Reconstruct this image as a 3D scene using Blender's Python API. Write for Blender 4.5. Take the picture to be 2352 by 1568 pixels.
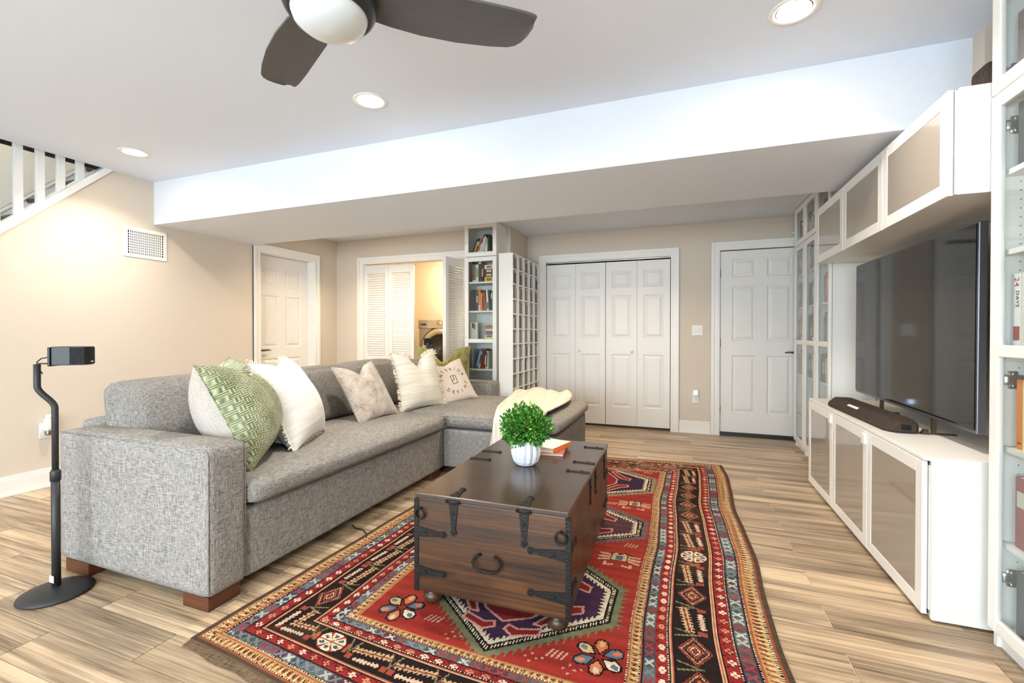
import bpy, bmesh, math, random
import numpy as np
from mathutils import Matrix, Vector, Euler

for _o in list(bpy.data.objects):
    bpy.data.objects.remove(_o, do_unlink=True)
random.seed(11)
rng = np.random.default_rng(5)
SC = bpy.context.scene
COL = SC.collection
PI = math.pi

# ------------------------------------------------------------------ camera
cam_d = bpy.data.cameras.new('camera')
cam_d.sensor_width = 36.0
cam_d.lens = 16.0
cam_d.shift_y = -11.0 / 2352.0
cam_d.clip_start = 0.05
cam = bpy.data.objects.new('camera', cam_d)
COL.objects.link(cam)
cam.location = (0, 0, 1.15)
cam.rotation_euler = (math.radians(90 - 0.47), 0, math.radians(20.62))
SC.camera = cam

# ------------------------------------------------------------------ world, daylight, exposure
world = bpy.data.worlds.new('world')
SC.world = world
world.use_nodes = True
wbg = world.node_tree.nodes['Background']
wbg.inputs[0].default_value = (0.62, 0.74, 1.0, 1)
wbg.inputs[1].default_value = 1.0
SC.view_settings.view_transform = 'Standard'
SC.view_settings.look = 'None'
SC.view_settings.gamma = 1.0
SC.view_settings.use_curve_mapping = False
SC.view_settings.exposure = 0.38
SC.cycles.max_bounces = 6
SC.cycles.use_light_tree = False
SC.cycles.adaptive_threshold = 0.02
SC.cycles.diffuse_bounces = 4
SC.cycles.glossy_bounces = 3
SC.cycles.transmission_bounces = 3
SC.cycles.transparent_max_bounces = 12
SC.cycles.caustics_reflective = False
SC.cycles.caustics_refractive = False


def area_light(name, loc, rot, sx, sy, power, color, shape='RECTANGLE', spread=180, parent=None):
    d = bpy.data.lights.new(name, 'AREA')
    d.shape = shape
    d.size = sx
    if shape in ('RECTANGLE', 'ELLIPSE'):
        d.size_y = sy
    d.energy = power
    d.color = color
    d.spread = math.radians(spread)
    o = bpy.data.objects.new(name, d)
    COL.objects.link(o)
    o.location = loc
    o.rotation_euler = rot
    if parent is not None:
        o.parent = parent
    return o


# daylight entering through the glazed patio door behind the camera
DAY = area_light('daylight', (-1.45, -3.0, 1.25), (math.radians(54), 0, 0), 4.4, 2.1, 345, (0.82, 0.915, 1.0))
CAN_POWER = 13
CAN_COLOR = (1.0, 0.90, 0.78)

# ------------------------------------------------------------------ mesh helpers


class MB:
    def __init__(self):
        self.v = []
        self.f = []

    def add(self, vs, fs):
        n = len(self.v)
        self.v += [tuple(map(float, p)) for p in vs]
        self.f += [tuple(i + n for i in f) for f in fs]
        return self

    def box(self, x0, x1, y0, y1, z0, z1):
        vs = [(x0, y0, z0), (x1, y0, z0), (x1, y1, z0), (x0, y1, z0), (x0, y0, z1), (x1, y0, z1), (x1, y1, z1), (x0, y1, z1)]
        return self.add(vs, [(0, 3, 2, 1), (4, 5, 6, 7), (0, 1, 5, 4), (1, 2, 6, 5), (2, 3, 7, 6), (3, 0, 4, 7)])

    def prism(self, pts, axis, a, b):
        """pts: 2D polygon (ccw seen along +axis) in the other two axes, in order."""
        o = [i for i in range(3) if i != axis]
        n = len(pts)
        vs = []
        for w in (a, b):
            for p in pts:
                q = [0, 0, 0]
                q[axis] = w
                q[o[0]] = p[0]
                q[o[1]] = p[1]
                vs.append(q)
        fs = [tuple(range(n - 1, -1, -1)), tuple(range(n, 2 * n))]
        for i in range(n):
            j = (i + 1) % n
            fs.append((i, j, n + j, n + i))
        if axis == 1:
            fs = [tuple(reversed(f)) for f in fs]
        return self.add(vs, fs)

    def tube(self, path, r, n=10, closed=False, caps=True):
        P = [Vector(p) for p in path]
        m = len(P)
        rs = r if isinstance(r, (list, tuple)) else [r] * m
        rings = []
        up = None
        for i in range(m):
            a = P[(i - 1) % m] if (closed or i > 0) else P[i]
            b = P[(i + 1) % m] if (closed or i < m - 1) else P[i]
            t = (b - a).normalized()
            if up is None:
                up = Vector((0, 0, 1)) if abs(t.z) < 0.9 else Vector((1, 0, 0))
            s = t.cross(up)
            if s.length < 1e-6:
                s = t.cross(Vector((0, 1, 0)))
            s.normalize()
            up = s.cross(t).normalized()
            rings.append([P[i] + (s * math.cos(k * 2 * PI / n) + up * math.sin(k * 2 * PI / n)) * rs[i] for k in range(n)])
        vs = [p for rg in rings for p in rg]
        fs = []
        for i in range(m if closed else m - 1):
            j = (i + 1) % m
            for k in range(n):
                l = (k + 1) % n
                fs.append((i * n + k, i * n + l, j * n + l, j * n + k))
        if caps and not closed:
            fs.append(tuple(range(n - 1, -1, -1)))
            fs.append(tuple((m - 1) * n + k for k in range(n)))
        return self.add(vs, fs)

    def cyl(self, p0, p1, r, n=16, r2=None):
        return self.tube([p0, p1], [r, r if r2 is None else r2], n)

    def lathe(self, prof, n=32, c=(0, 0, 0), mod=None, axis=2):
        vs = []
        for i, (r, z) in enumerate(prof):
            for k in range(n):
                a = 2 * PI * k / n
                rr = r * (mod(i, k, a, z) if mod else 1)
                p = [rr * math.cos(a), rr * math.sin(a), z]
                if axis == 0:
                    p = [p[2], p[0], p[1]]
                elif axis == 1:
                    p = [p[0], p[2], -p[1]]
                vs.append((c[0] + p[0], c[1] + p[1], c[2] + p[2]))
        fs = []
        for i in range(len(prof) - 1):
            for k in range(n):
                l = (k + 1) % n
                fs.append((i * n + k, i * n + l, (i + 1) * n + l, (i + 1) * n + k))
        if prof[0][0] > 1e-5:
            fs.append(tuple(range(n - 1, -1, -1)))
        if prof[-1][0] > 1e-5:
            fs.append(tuple((len(prof) - 1) * n + k for k in range(n)))
        return self.add(vs, fs)

    def ring(self, c, R, r, axis=2, n=20, m=8):
        pts = []
        for k in range(n):
            a = 2 * PI * k / n
            p = [0, 0, 0]
            o = [i for i in range(3) if i != axis]
            p[o[0]] = R * math.cos(a)
            p[o[1]] = R * math.sin(a)
            pts.append((c[0] + p[0], c[1] + p[1], c[2] + p[2]))
        return self.tube(pts, r, m, closed=True)

    def cushion(self, x0, x1, y0, y1, z0, z1, r, puff=(0, 0, 0), n=14, warp=None):
        c = np.array([(x0 + x1) / 2, (y0 + y1) / 2, (z0 + z1) / 2])
        h = np.array([(x1 - x0) / 2, (y1 - y0) / 2, (z1 - z0) / 2])
        t = np.linspace(-1, 1, n + 1)
        t = 0.55 * t + 0.45 * np.sin(t * PI / 2)
        idx = {}
        vs = []
        fs = []

        def vid(p):
            key = tuple(np.round(p, 6))
            if key in idx:
                return idx[key]
            q = np.array(p) * h
            inner = h - r
            cl = np.clip(q, -inner, inner)
            d = q - cl
            L = np.linalg.norm(d)
            if L > 1e-9:
                q = cl + d / L * r
            for k in range(3):
                if puff[k]:
                    w = 1.0
                    for j in range(3):
                        if j != k:
                            w *= max(0.0, 1 - p[j] ** 2) ** 0.6
                    q[k] += puff[k] * p[k] * w
            if warp:
                q = np.array(warp(q, p))
            idx[key] = len(vs)
            vs.append(tuple(q + c))
            return idx[key]
        for ax in range(3):
            o = [(ax + 1) % 3, (ax + 2) % 3]
            for sgn in (-1, 1):
                for i in range(n):
                    for j in range(n):
                        quad = []
                        for (a, b) in ((i, j), (i + 1, j), (i + 1, j + 1), (i, j + 1)):
                            p = [0, 0, 0]
                            p[ax] = sgn
                            p[o[0]] = t[a]
                            p[o[1]] = t[b]
                            quad.append(vid(p))
                        if sgn < 0:
                            quad.reverse()
                        fs.append(tuple(quad))
        return self.add(vs, fs)

    def build(self, name, mat, parent=None, local=False, smooth=False, bevel=0, seg=2, origin=None, auto=False):
        vs = np.array(self.v, float)
        off = Vector((0, 0, 0))
        loc = Vector((0, 0, 0))
        if parent is None:
            if origin is not None:
                loc = Vector(origin)
            elif not local:
                loc = Vector(((vs[:, 0].min() + vs[:, 0].max()) / 2, (vs[:, 1].min() + vs[:, 1].max()) / 2, vs[:, 2].min()))
            off = loc
        elif not local:
            p = parent
            while p is not None:
                off = off + Vector(p.location)
                p = p.parent
        vs = vs - np.array(off)
        me = bpy.data.meshes.new(name)
        me.from_pydata([tuple(v) for v in vs], [], self.f)
        if smooth:
            me.polygons.foreach_set('use_smooth', [True] * len(me.polygons))
        me.update()
        o = bpy.data.objects.new(name, me)
        COL.objects.link(o)
        if mat is not None:
            me.materials.append(mat)
        o.location = loc
        if parent is not None:
            o.parent = parent
        if bevel:
            m = o.modifiers.new('bevel', 'BEVEL')
            m.width = bevel
            m.segments = seg
            m.limit_method = 'ANGLE'
        if auto:
            m = o.modifiers.new('wn', 'WEIGHTED_NORMAL')
            m.keep_sharp = True
        return o


def tag(o, label=None, cat=None, group=None, kind=None):
    if label:
        o['label'] = label
    if cat:
        o['category'] = cat
    if group:
        o['group'] = group
    if kind:
        o['kind'] = kind
    return o


def thing(name, loc, label, cat, group=None, rz=0.0, kind=None):
    o = bpy.data.objects.new(name, None)
    o.empty_display_size = 0.1
    COL.objects.link(o)
    o.location = loc
    o.rotation_euler = (0, 0, rz)
    return tag(o, label, cat, group, kind)


def struct(o, label=None, cat=None):
    o['kind'] = 'structure'
    if label:
        o['label'] = label
    if cat:
        o['category'] = cat
    return o


def share(o, parent, loc=None):
    """another copy of a part, sharing the mesh"""
    c = o.copy()
    COL.objects.link(c)
    c.parent = parent
    if loc is not None:
        c.location = loc
    return c


def text_mesh(s, size, extrude=0.0):
    cu = bpy.data.curves.new('txt', 'FONT')
    cu.body = s
    cu.size = size
    cu.extrude = extrude
    cu.resolution_u = 2
    cu.align_x = 'CENTER'
    cu.align_y = 'CENTER'
    to = bpy.data.objects.new('txt', cu)
    COL.objects.link(to)
    dg = bpy.context.evaluated_depsgraph_get()
    me = bpy.data.meshes.new_from_object(to.evaluated_get(dg))
    vs = [tuple(v.co) for v in me.vertices]
    fs = [tuple(p.vertices) for p in me.polygons]
    bpy.data.objects.remove(to, do_unlink=True)
    bpy.data.curves.remove(cu)
    bpy.data.meshes.remove(me)
    return vs, fs


# ------------------------------------------------------------------ materials


def lin(c):
    return tuple(((x / 255.0) / 12.92 if x / 255.0 <= 0.04045 else ((x / 255.0 + 0.055) / 1.055) ** 2.4) for x in c)


def new_mat(name):
    m = bpy.data.materials.new(name)
    m.use_nodes = True
    nt = m.node_tree
    return m, nt, nt.nodes['Principled BSDF']


def N(nt, typ, **kw):
    n = nt.nodes.new(typ)
    for k, v in kw.items():
        if k in n.inputs:
            n.inputs[k].default_value = v
        else:
            setattr(n, k, v)
    return n


def simple(name, rgb, rough=0.5, metal=0.0, spec=0.5, bump=0.0, bscale=200.0, var=0.0, vscale=8.0, coat=0.0, sheen=0.0, emit=None, estr=0.0):
    m, nt, b = new_mat(name)
    b.inputs['Base Color'].default_value = (*lin(rgb), 1)
    b.inputs['Roughness'].default_value = rough
    b.inputs['Metallic'].default_value = metal
    b.inputs['Specular IOR Level'].default_value = spec
    b.inputs['Coat Weight'].default_value = coat
    b.inputs['Sheen Weight'].default_value = sheen
    if emit:
        b.inputs['Emission Color'].default_value = (*emit, 1)
        b.inputs['Emission Strength'].default_value = estr
    tc = N(nt, 'ShaderNodeTexCoord')
    if var:
        nz = N(nt, 'ShaderNodeTexNoise', Scale=vscale, Detail=4.0)
        nt.links.new(tc.outputs['Object'], nz.inputs['Vector'])
        mr = N(nt, 'ShaderNodeMapRange')
        mr.inputs['To Min'].default_value = 1 - var
        mr.inputs['To Max'].default_value = 1 + var
        nt.links.new(nz.outputs['Fac'], mr.inputs['Value'])
        hsv = N(nt, 'ShaderNodeHueSaturation')
        hsv.inputs['Color'].default_value = (*lin(rgb), 1)
        nt.links.new(mr.outputs[0], hsv.inputs['Value'])
        nt.links.new(hsv.outputs[0], b.inputs['Base Color'])
    if bump:
        nz2 = N(nt, 'ShaderNodeTexNoise', Scale=bscale, Detail=3.0)
        nt.links.new(tc.outputs['Object'], nz2.inputs['Vector'])
        bp = N(nt, 'ShaderNodeBump', Strength=bump, Distance=0.01)
        nt.links.new(nz2.outputs['Fac'], bp.inputs['Height'])
        nt.links.new(bp.outputs[0], b.inputs['Normal'])
    return m


def fabric(name, c1, c2, scale=260.0, bump=0.5, big=0.12, sheen=0.0, rough=0.9, stretch=(1, 1, 1)):
    """woven cloth: two yarn colours mixed by crossed fine noises"""
    m, nt, b = new_mat(name)
    tc = N(nt, 'ShaderNodeTexCoord')
    fac = []
    lo_ = scale * 0.07
    for st in ((lo_, scale, scale), (scale, lo_, scale), (scale, scale, lo_)):
        mp = N(nt, 'ShaderNodeMapping')
        mp.inputs['Scale'].default_value = st
        nt.links.new(tc.outputs['Object'], mp.inputs['Vector'])
        nz = N(nt, 'ShaderNodeTexNoise', Scale=1.0, Detail=1.0)
        nt.links.new(mp.outputs[0], nz.inputs['Vector'])
        fac.append(nz)
    a0 = N(nt, 'ShaderNodeMath', operation='ADD')
    nt.links.new(fac[0].outputs['Fac'], a0.inputs[0])
    nt.links.new(fac[1].outputs['Fac'], a0.inputs[1])
    ad = N(nt, 'ShaderNodeMath', operation='ADD')
    nt.links.new(a0.outputs[0], ad.inputs[0])
    nt.links.new(fac[2].outputs['Fac'], ad.inputs[1])
    mr = N(nt, 'ShaderNodeMapRange')
    mr.inputs['From Min'].default_value = 1.15
    mr.inputs['From Max'].default_value = 1.85
    nt.links.new(ad.outputs[0], mr.inputs['Value'])
    mx = N(nt, 'ShaderNodeMix', data_type='RGBA')
    mx.inputs['A'].default_value = (*lin(c1), 1)
    mx.inputs['B'].default_value = (*lin(c2), 1)
    nt.links.new(mr.outputs[0], mx.inputs['Factor'])
    n2 = N(nt, 'ShaderNodeTexNoise', Scale=6.0, Detail=2.0)
    nt.links.new(tc.outputs['Object'], n2.inputs['Vector'])
    mr2 = N(nt, 'ShaderNodeMapRange')
    mr2.inputs['To Min'].default_value = 1 - big
    mr2.inputs['To Max'].default_value = 1 + big
    nt.links.new(n2.outputs['Fac'], mr2.inputs['Value'])
    hsv = N(nt, 'ShaderNodeHueSaturation')
    nt.links.new(mx.outputs['Result'], hsv.inputs['Color'])
    nt.links.new(mr2.outputs[0], hsv.inputs['Value'])
    nt.links.new(hsv.outputs[0], b.inputs['Base Color'])
    b.inputs['Roughness'].default_value = rough
    b.inputs['Specular IOR Level'].default_value = 0.2
    b.inputs['Sheen Weight'].default_value = sheen
    bp = N(nt, 'ShaderNodeBump', Strength=bump, Distance=0.004)
    nt.links.new(ad.outputs[0], bp.inputs['Height'])
    nt.links.new(bp.outputs[0], b.inputs['Normal'])
    return m


def wood(name, dark, light, axis=0, freq=14.0, long=1.2, rough=0.4, coat=0.0, rand=True, bump=0.15, contrast=(0.3, 0.7), knots=False, tone=0.0):
    m, nt, b = new_mat(name)
    tc = N(nt, 'ShaderNodeTexCoord')
    mp = N(nt, 'ShaderNodeMapping')
    sc = [freq, freq, freq]
    sc[axis] = long
    mp.inputs['Scale'].default_value = sc
    src = tc.outputs['Object']
    if rand:
        oi = N(nt, 'ShaderNodeObjectInfo')
        ml = N(nt, 'ShaderNodeMath', operation='MULTIPLY')
        ml.inputs[1].default_value = 57.0
        nt.links.new(oi.outputs['Random'], ml.inputs[0])
        va = N(nt, 'ShaderNodeVectorMath', operation='ADD')
        nt.links.new(tc.outputs['Object'], va.inputs[0])
        nt.links.new(ml.outputs[0], va.inputs[1])
        src = va.outputs[0]
    nt.links.new(src, mp.inputs['Vector'])
    nz = N(nt, 'ShaderNodeTexNoise', Scale=1.0, Detail=6.0, Roughness=0.62, Distortion=0.6)
    nt.links.new(mp.outputs[0], nz.inputs['Vector'])
    mp2 = N(nt, 'ShaderNodeMapping')
    sc2 = [freq * 9] * 3
    sc2[axis] = long * 2.2
    mp2.inputs['Scale'].default_value = sc2
    nt.links.new(src, mp2.inputs['Vector'])
    nf = N(nt, 'ShaderNodeTexNoise', Scale=1.0, Detail=3.0)
    nt.links.new(mp2.outputs[0], nf.inputs['Vector'])
    mxf = N(nt, 'ShaderNodeMix', data_type='FLOAT')
    mxf.inputs['Factor'].default_value = 0.35
    nt.links.new(nz.outputs['Fac'], mxf.inputs['A'])
    nt.links.new(nf.outputs['Fac'], mxf.inputs['B'])
    rp = N(nt, 'ShaderNodeValToRGB')
    e = rp.color_ramp.elements
    e[0].position = contrast[0]
    e[0].color = (*lin(dark), 1)
    e[1].position = contrast[1]
    e[1].color = (*lin(light), 1)
    mid = rp.color_ramp.elements.new((contrast[0] + contrast[1]) / 2)
    mid.color = (*lin(tuple((a * 0.42 + c * 0.58) for a, c in zip(dark, light))), 1)
    nt.links.new(mxf.outputs['Result'], rp.inputs['Fac'])
    out = rp.outputs[0]
    if rand and tone:
        mr = N(nt, 'ShaderNodeMapRange')
        mr.inputs['To Min'].default_value = 1 - tone
        mr.inputs['To Max'].default_value = 1 + tone
        nt.links.new(oi.outputs['Random'], mr.inputs['Value'])
        hsv = N(nt, 'ShaderNodeHueSaturation')
        nt.links.new(out, hsv.inputs['Color'])
        nt.links.new(mr.outputs[0], hsv.inputs['Value'])
        out = hsv.outputs[0]
    nt.links.new(out, b.inputs['Base Color'])
    b.inputs['Roughness'].default_value = rough
    b.inputs['Coat Weight'].default_value = coat
    b.inputs['Coat Roughness'].default_value = 0.15
    bp = N(nt, 'ShaderNodeBump', Strength=bump, Distance=0.003)
    nt.links.new(mxf.outputs['Result'], bp.inputs['Height'])
    nt.links.new(bp.outputs[0], b.inputs['Normal'])
    return m


def clear_glass(name, tint=(0.965, 0.985, 0.98), refl=0.10):
    m = bpy.data.materials.new(name)
    m.use_nodes = True
    nt = m.node_tree
    nt.nodes.clear()
    out = N(nt, 'ShaderNodeOutputMaterial')
    tr = N(nt, 'ShaderNodeBsdfTransparent')
    tr.inputs[0].default_value = (*tint, 1)
    gl = N(nt, 'ShaderNodeBsdfGlossy')
    gl.inputs['Roughness'].default_value = 0.02
    lw_ = N(nt, 'ShaderNodeLayerWeight')
    lw_.inputs['Blend'].default_value = 0.5
    pw = N(nt, 'ShaderNodeMath', operation='POWER')
    pw.inputs[1].default_value = 4.0
    nt.links.new(lw_.outputs['Facing'], pw.inputs[0])
    ma_ = N(nt, 'ShaderNodeMath', operation='MULTIPLY_ADD')
    ma_.inputs[1].default_value = 0.55
    ma_.inputs[2].default_value = 0.03
    nt.links.new(pw.outputs[0], ma_.inputs[0])
    mx = N(nt, 'ShaderNodeMixShader')
    nt.links.new(ma_.outputs[0], mx.inputs[0])
    nt.links.new(tr.outputs[0], mx.inputs[1])
    nt.links.new(gl.outputs[0], mx.inputs[2])
    nt.links.new(mx.outputs[0], out.inputs[0])
    return m


def attr_mat(name, rough=0.95, bump=0.3, bscale=500.0):
    m, nt, b = new_mat(name)
    at = N(nt, 'ShaderNodeAttribute', attribute_name='knot_colour')
    nt.links.new(at.outputs['Color'], b.inputs['Base Color'])
    b.inputs['Roughness'].default_value = rough
    b.inputs['Specular IOR Level'].default_value = 0.15
    tc = N(nt, 'ShaderNodeTexCoord')
    nz = N(nt, 'ShaderNodeTexNoise', Scale=bscale, Detail=2.0)
    nt.links.new(tc.outputs['Object'], nz.inputs['Vector'])
    bp = N(nt, 'ShaderNodeBump', Strength=bump, Distance=0.004)
    nt.links.new(nz.outputs['Fac'], bp.inputs['Height'])
    nt.links.new(bp.outputs[0], b.inputs['Normal'])
    return m


M = {}
M['wall'] = simple('wall_paint', (214, 203, 188), 0.85, bump=0.04, bscale=220, spec=0.25)
M['ceil'] = simple('ceiling_paint', (226, 232, 241), 0.9, bump=0.05, bscale=260, spec=0.2)
M['closet'] = simple('closet_paint', (236, 218, 188), 0.85, spec=0.2)
M['trim'] = simple('trim_gloss_white', (236, 234, 230), 0.35, spec=0.45)
M['door'] = simple('door_satin_white', (233, 231, 227), 0.4, spec=0.4)
M['grout'] = simple('floor_grout', (206, 192, 172), 0.8, bump=0.2, bscale=300)
M['plank'] = wood('wood_look_porcelain', (86, 69, 52), (202, 178, 147), axis=0, freq=13.0, long=0.9, rough=0.34, bump=0.10, contrast=(0.34, 0.60), tone=0.17)
M['lacquer'] = simple('cabinet_white', (238, 236, 231), 0.35, spec=0.45)
M['inside'] = simple('cabinet_inside_white', (228, 229, 226), 0.5)
M['frost'] = simple('frosted_taupe_glass', (158, 149, 137), 0.22, spec=0.5, coat=1.0)
M['glass'] = clear_glass('clear_glass')
M['black'] = simple('black_satin', (26, 26, 28), 0.45)
M['blackmetal'] = simple('black_powder_coat', (40, 40, 42), 0.5, bump=0.1, bscale=600)
M['screen'] = simple('tv_screen', (9, 9, 9), 0.06, spec=0.5)
M['silver'] = simple('tv_bezel_silver', (120, 124, 134), 0.35, metal=0.8)
M['chrome'] = simple('brushed_nickel', (170, 166, 158), 0.28, metal=1.0)
M['bronze'] = simple('bronze_lever', (104, 84, 62), 0.38, metal=0.8)
M['dark_lever'] = simple('dark_nickel_lever', (92, 88, 84), 0.35, metal=0.8)
M['plastic'] = simple('white_plastic', (238, 236, 230), 0.4)
M['nightglow'] = simple('nightlight_lens', (220, 232, 255), 0.4, emit=(0.55, 0.70, 1.0), estr=4.0)
M['sofa'] = fabric('sofa_tweed', (86, 84, 83), (182, 177, 170), 470, 0.5, 0.05)
M['footwood'] = wood('sofa_foot_walnut', (52, 26, 14), (104, 58, 34), axis=0, freq=16, long=2, rough=0.4)
M['chest'] = wood('stained_sheesham', (16, 9, 5), (112, 70, 36), axis=0, freq=9.0, long=1.0, rough=0.42, coat=0.08, bump=0.12, contrast=(0.36, 0.70))
M['chesttop'] = wood('stained_sheesham_top', (30, 18, 12), (84, 58, 40), axis=0, freq=8.0, long=0.9, rough=0.27, coat=0.25, bump=0.08, contrast=(0.25, 0.78))
M['iron'] = simple('forged_iron', (15, 14, 13), 0.5, metal=0.25, bump=0.3, bscale=160)
M['pot'] = simple('glazed_white_ceramic', (218, 223, 230), 0.35, spec=0.4)
M['soil'] = simple('moss', (60, 66, 34), 0.9)
M['rug'] = attr_mat('wool_knots')
M['rugedge'] = fabric('rug_selvage', (72, 58, 44), (122, 102, 80), 220, 0.6)
M['throw'] = None
M['fanblade'] = simple('fan_blade_bronze', (94, 93, 95), 0.5, spec=0.4)
M['fanbody'] = simple('fan_housing_dark', (60, 60, 62), 0.32, metal=0.4)
M['fanglass'] = simple('opal_glass', (222, 230, 234), 0.25, spec=0.5)
M['lamp'] = simple('lamp_lens', (255, 250, 240), 0.5, emit=(1.0, 0.93, 0.82), estr=14.0)
M['canbaffle'] = simple('can_trim_white', (240, 236, 228), 0.4)
M['tread'] = wood('stair_tread_dark', (44, 36, 30), (92, 78, 66), axis=0, freq=16, long=1.5, rough=0.4)
M['stairwhite'] = simple('stair_paint_white', (232, 232, 230), 0.45)
M['stairwall'] = simple('stair_wall_paint', (222, 220, 210), 0.85)
M['washer'] = simple('washer_champagne', (186, 166, 130), 0.35, metal=0.35)
M['washer_ring'] = simple('washer_ring', (214, 192, 150), 0.22, metal=0.7)
M['drum'] = simple('washer_drum', (88, 84, 80), 0.25, metal=0.9, bump=0.5, bscale=90)
M['soundcloth'] = fabric('speaker_cloth', (46, 38, 34), (84, 72, 64), 500, 0.4, 0.05)
M['dark'] = simple('dark_void', (14, 13, 12), 0.9)
M['wire'] = simple('black_cable', (20, 20, 20), 0.6)
M['gold'] = simple('foot_bronze', (96, 84, 66), 0.35, metal=0.7)

M['lamp'].cycles.emission_sampling = 'NONE'
M['nightglow'].cycles.emission_sampling = 'NONE'

# ================================================================== THE ROOM
XL, XR, YF, YB = -4.45, 1.37, -2.2, 5.62
YLAU = 5.0          # laundry wall
XPART = -1.90       # short partition between laundry wall and back wall
ZC, ZLOW, ZBEAM = 2.50, 2.40, 2.12

# ---- floor with single planks
fl = MB().box(-4.6, 1.5, YF - 0.1, 6.0, -0.08, -0.004).build('floor', M['grout'])
struct(fl, 'wood-look tile floor laid in straight rows', 'floor')
PITCH, PL, GAP = 0.1548, 0.943, 0.0042
plank0 = None
rows = range(int((5.62 - 2.484) / PITCH) + 2)
planks = []
for r in range(-18, 21):
    yc = 2.484 + r * PITCH
    off = 0.55 if r % 2 == 0 else 0.55 + PL / 2
    k0 = math.floor((XL - 0.05 - off) / PL)
    k1 = math.ceil((XR + 0.05 - off) / PL)
    for k in range(k0, k1):
        xa, xb = off + k * PL, off + (k + 1) * PL
        a, b = max(xa, XL - 0.02), min(xb, XR + 0.02)
        if yc > YB + 0.02 or yc < 0.35 or b - a < 0.03:
            continue
        planks.append((a, b, yc, xa == a and xb == b))
for (a, b, yc, full) in planks:
    L2, W2 = (b - a) / 2 - GAP / 2, PITCH / 2 - GAP / 2
    if full and plank0 is not None:
        o = share(plank0, fl)
    else:
        o = MB().box(-L2, L2, -W2, W2, -0.006, 0).build('plank', M['plank'], fl, local=True)
        if full:
            plank0 = o
    o.location = Vector(((a + b) / 2, yc, 0.0)) - Vector(fl.location)
far = MB()
far.box(XL, XR, YF, 0.35 - PITCH * 0.35, -0.006, 0)
o = far.build('plank_field', M['plank'], fl)
o['kind'] = 'stuff'

# ---- ceiling, beam
cl = MB()
cl.box(XL, 1.47, YF - 0.1, 2.75, ZC, ZC + 0.12)
struct(cl.build('ceiling', M['ceil']), 'smooth white main ceiling', 'ceiling')
struct(MB().box(XL - 0.05, 1.45, 3.66, 6.2, ZLOW, ZLOW + 0.12).build('ceiling_low', M['ceil']), 'lower ceiling over the doors behind the beam', 'ceiling')
struct(MB().box(XL - 0.02, XR + 0.02, 2.70, 3.70, ZBEAM, ZC + 0.02).build('ceiling_beam', M['ceil'], bevel=0.003), 'wide white dropped beam crossing the ceiling', 'beam')

# ---- left wall (stair slope cut out, door opening)
CAP = lambda y: 1.839 + 0.985 * (y - 1.714)
wl = MB()
ys0 = 1.714 - 1.839 / 0.985
wl.prism([(ys0, 0), (3.79, 0), (3.79, 2.6), (1.714 + (2.6 - 1.839) / 0.985, 2.6)], 0, XL - 0.11, XL)
wl.box(XL - 0.11, XL, 3.79, 4.58, 2.06, 2.6)
wl.box(XL - 0.11, XL, 4.58, YLAU + 0.1, 0, 2.6)
struct(wl.build('wall_left', M['wall']), 'beige wall under the stairs with the air vent', 'wall')
struct(MB().box(-5.6, XL, YF - 0.1, YF + 1.0, 0, 4.2).build('wall_stair_foot', M['wall']))
sw = MB()
sw.box(-5.57, -5.45, YF, 5.2, 0, 4.2)
sw.box(-5.5, XL - 0.06, 3.4, 3.5, 0, 4.2)
sw.box(XL - 0.11, XL - 0.002, YF, 3.4, ZC + 0.125, 4.2)
sw.box(-5.5, XL, YF, 3.5, 4.1, 4.2)
struct(sw.build('wall_stairwell', M['stairwall']), 'pale wall of the stairwell', 'wall')

# ---- laundry wall, closet
lw = MB()
LO0, LO1, LZ = -3.995, -2.45, 2.06
lw.box(XL, LO0, YLAU, YLAU + 0.1, 0, ZLOW)
lw.box(LO1, XPART, YLAU, YLAU + 0.1, 0, ZLOW)
lw.box(LO0, LO1, YLAU, YLAU + 0.1, LZ, ZLOW)
struct(lw.build('wall_laundry', M['wall']), 'beige wall around the laundry closet', 'wall')
cw = MB()
cw.box(-4.2, -2.0, 6.0, 6.1, 0, 2.4)
cw.box(-4.2, -4.1, YLAU + 0.1, 6.0, 0, 2.4)
cw.box(-2.15, -2.0, YLAU + 0.1, 6.0, 0, 2.4)
struct(cw.build('wall_closet', M['closet']), 'warm cream walls inside the laundry closet', 'wall')
struct(MB().box(XPART - 0.1, XPART, YLAU + 0.1, YB + 0.1, 0, ZLOW).build('wall_partition', M['wall']), 'short wall beside the disc towers', 'wall')

# ---- back wall with two door openings
D2 = (-1.645, -0.138, 2.045)
D3 = (0.385, 1.215, 2.075)
bw = MB()
bw.box(XPART - 0.1, D2[0], YB, YB + 0.1, 0, ZLOW)
bw.box(D2[1], D3[0], YB, YB + 0.1, 0, ZLOW)
bw.box(D3[1], XR + 0.1, YB, YB + 0.1, 0, ZLOW)
bw.box(D2[0], D2[1], YB, YB + 0.1, D2[2], ZLOW)
bw.box(D3[0], D3[1], YB, YB + 0.1, D3[2], ZLOW)
struct(bw.build('wall_back', M['wall']), 'beige back wall with the closet and entry doors', 'wall')
struct(MB().box(D2[0] - 0.1, D3[1] + 0.1, YB + 0.3, YB + 0.35, 0, 2.4).build('dark_gap_backing', M['dark']))  # unseen dark sheet added so the gaps round the doors look black
rw = MB()
rw.box(XR, XR + 0.1, YF, YB + 0.1, 0, ZC + 0.1)
rw.box(1.235, XR, 2.61, 2.70, 2.09, ZC)
struct(rw.build('wall_right', M['wall']), 'beige wall behind the television unit', 'wall')
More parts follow.
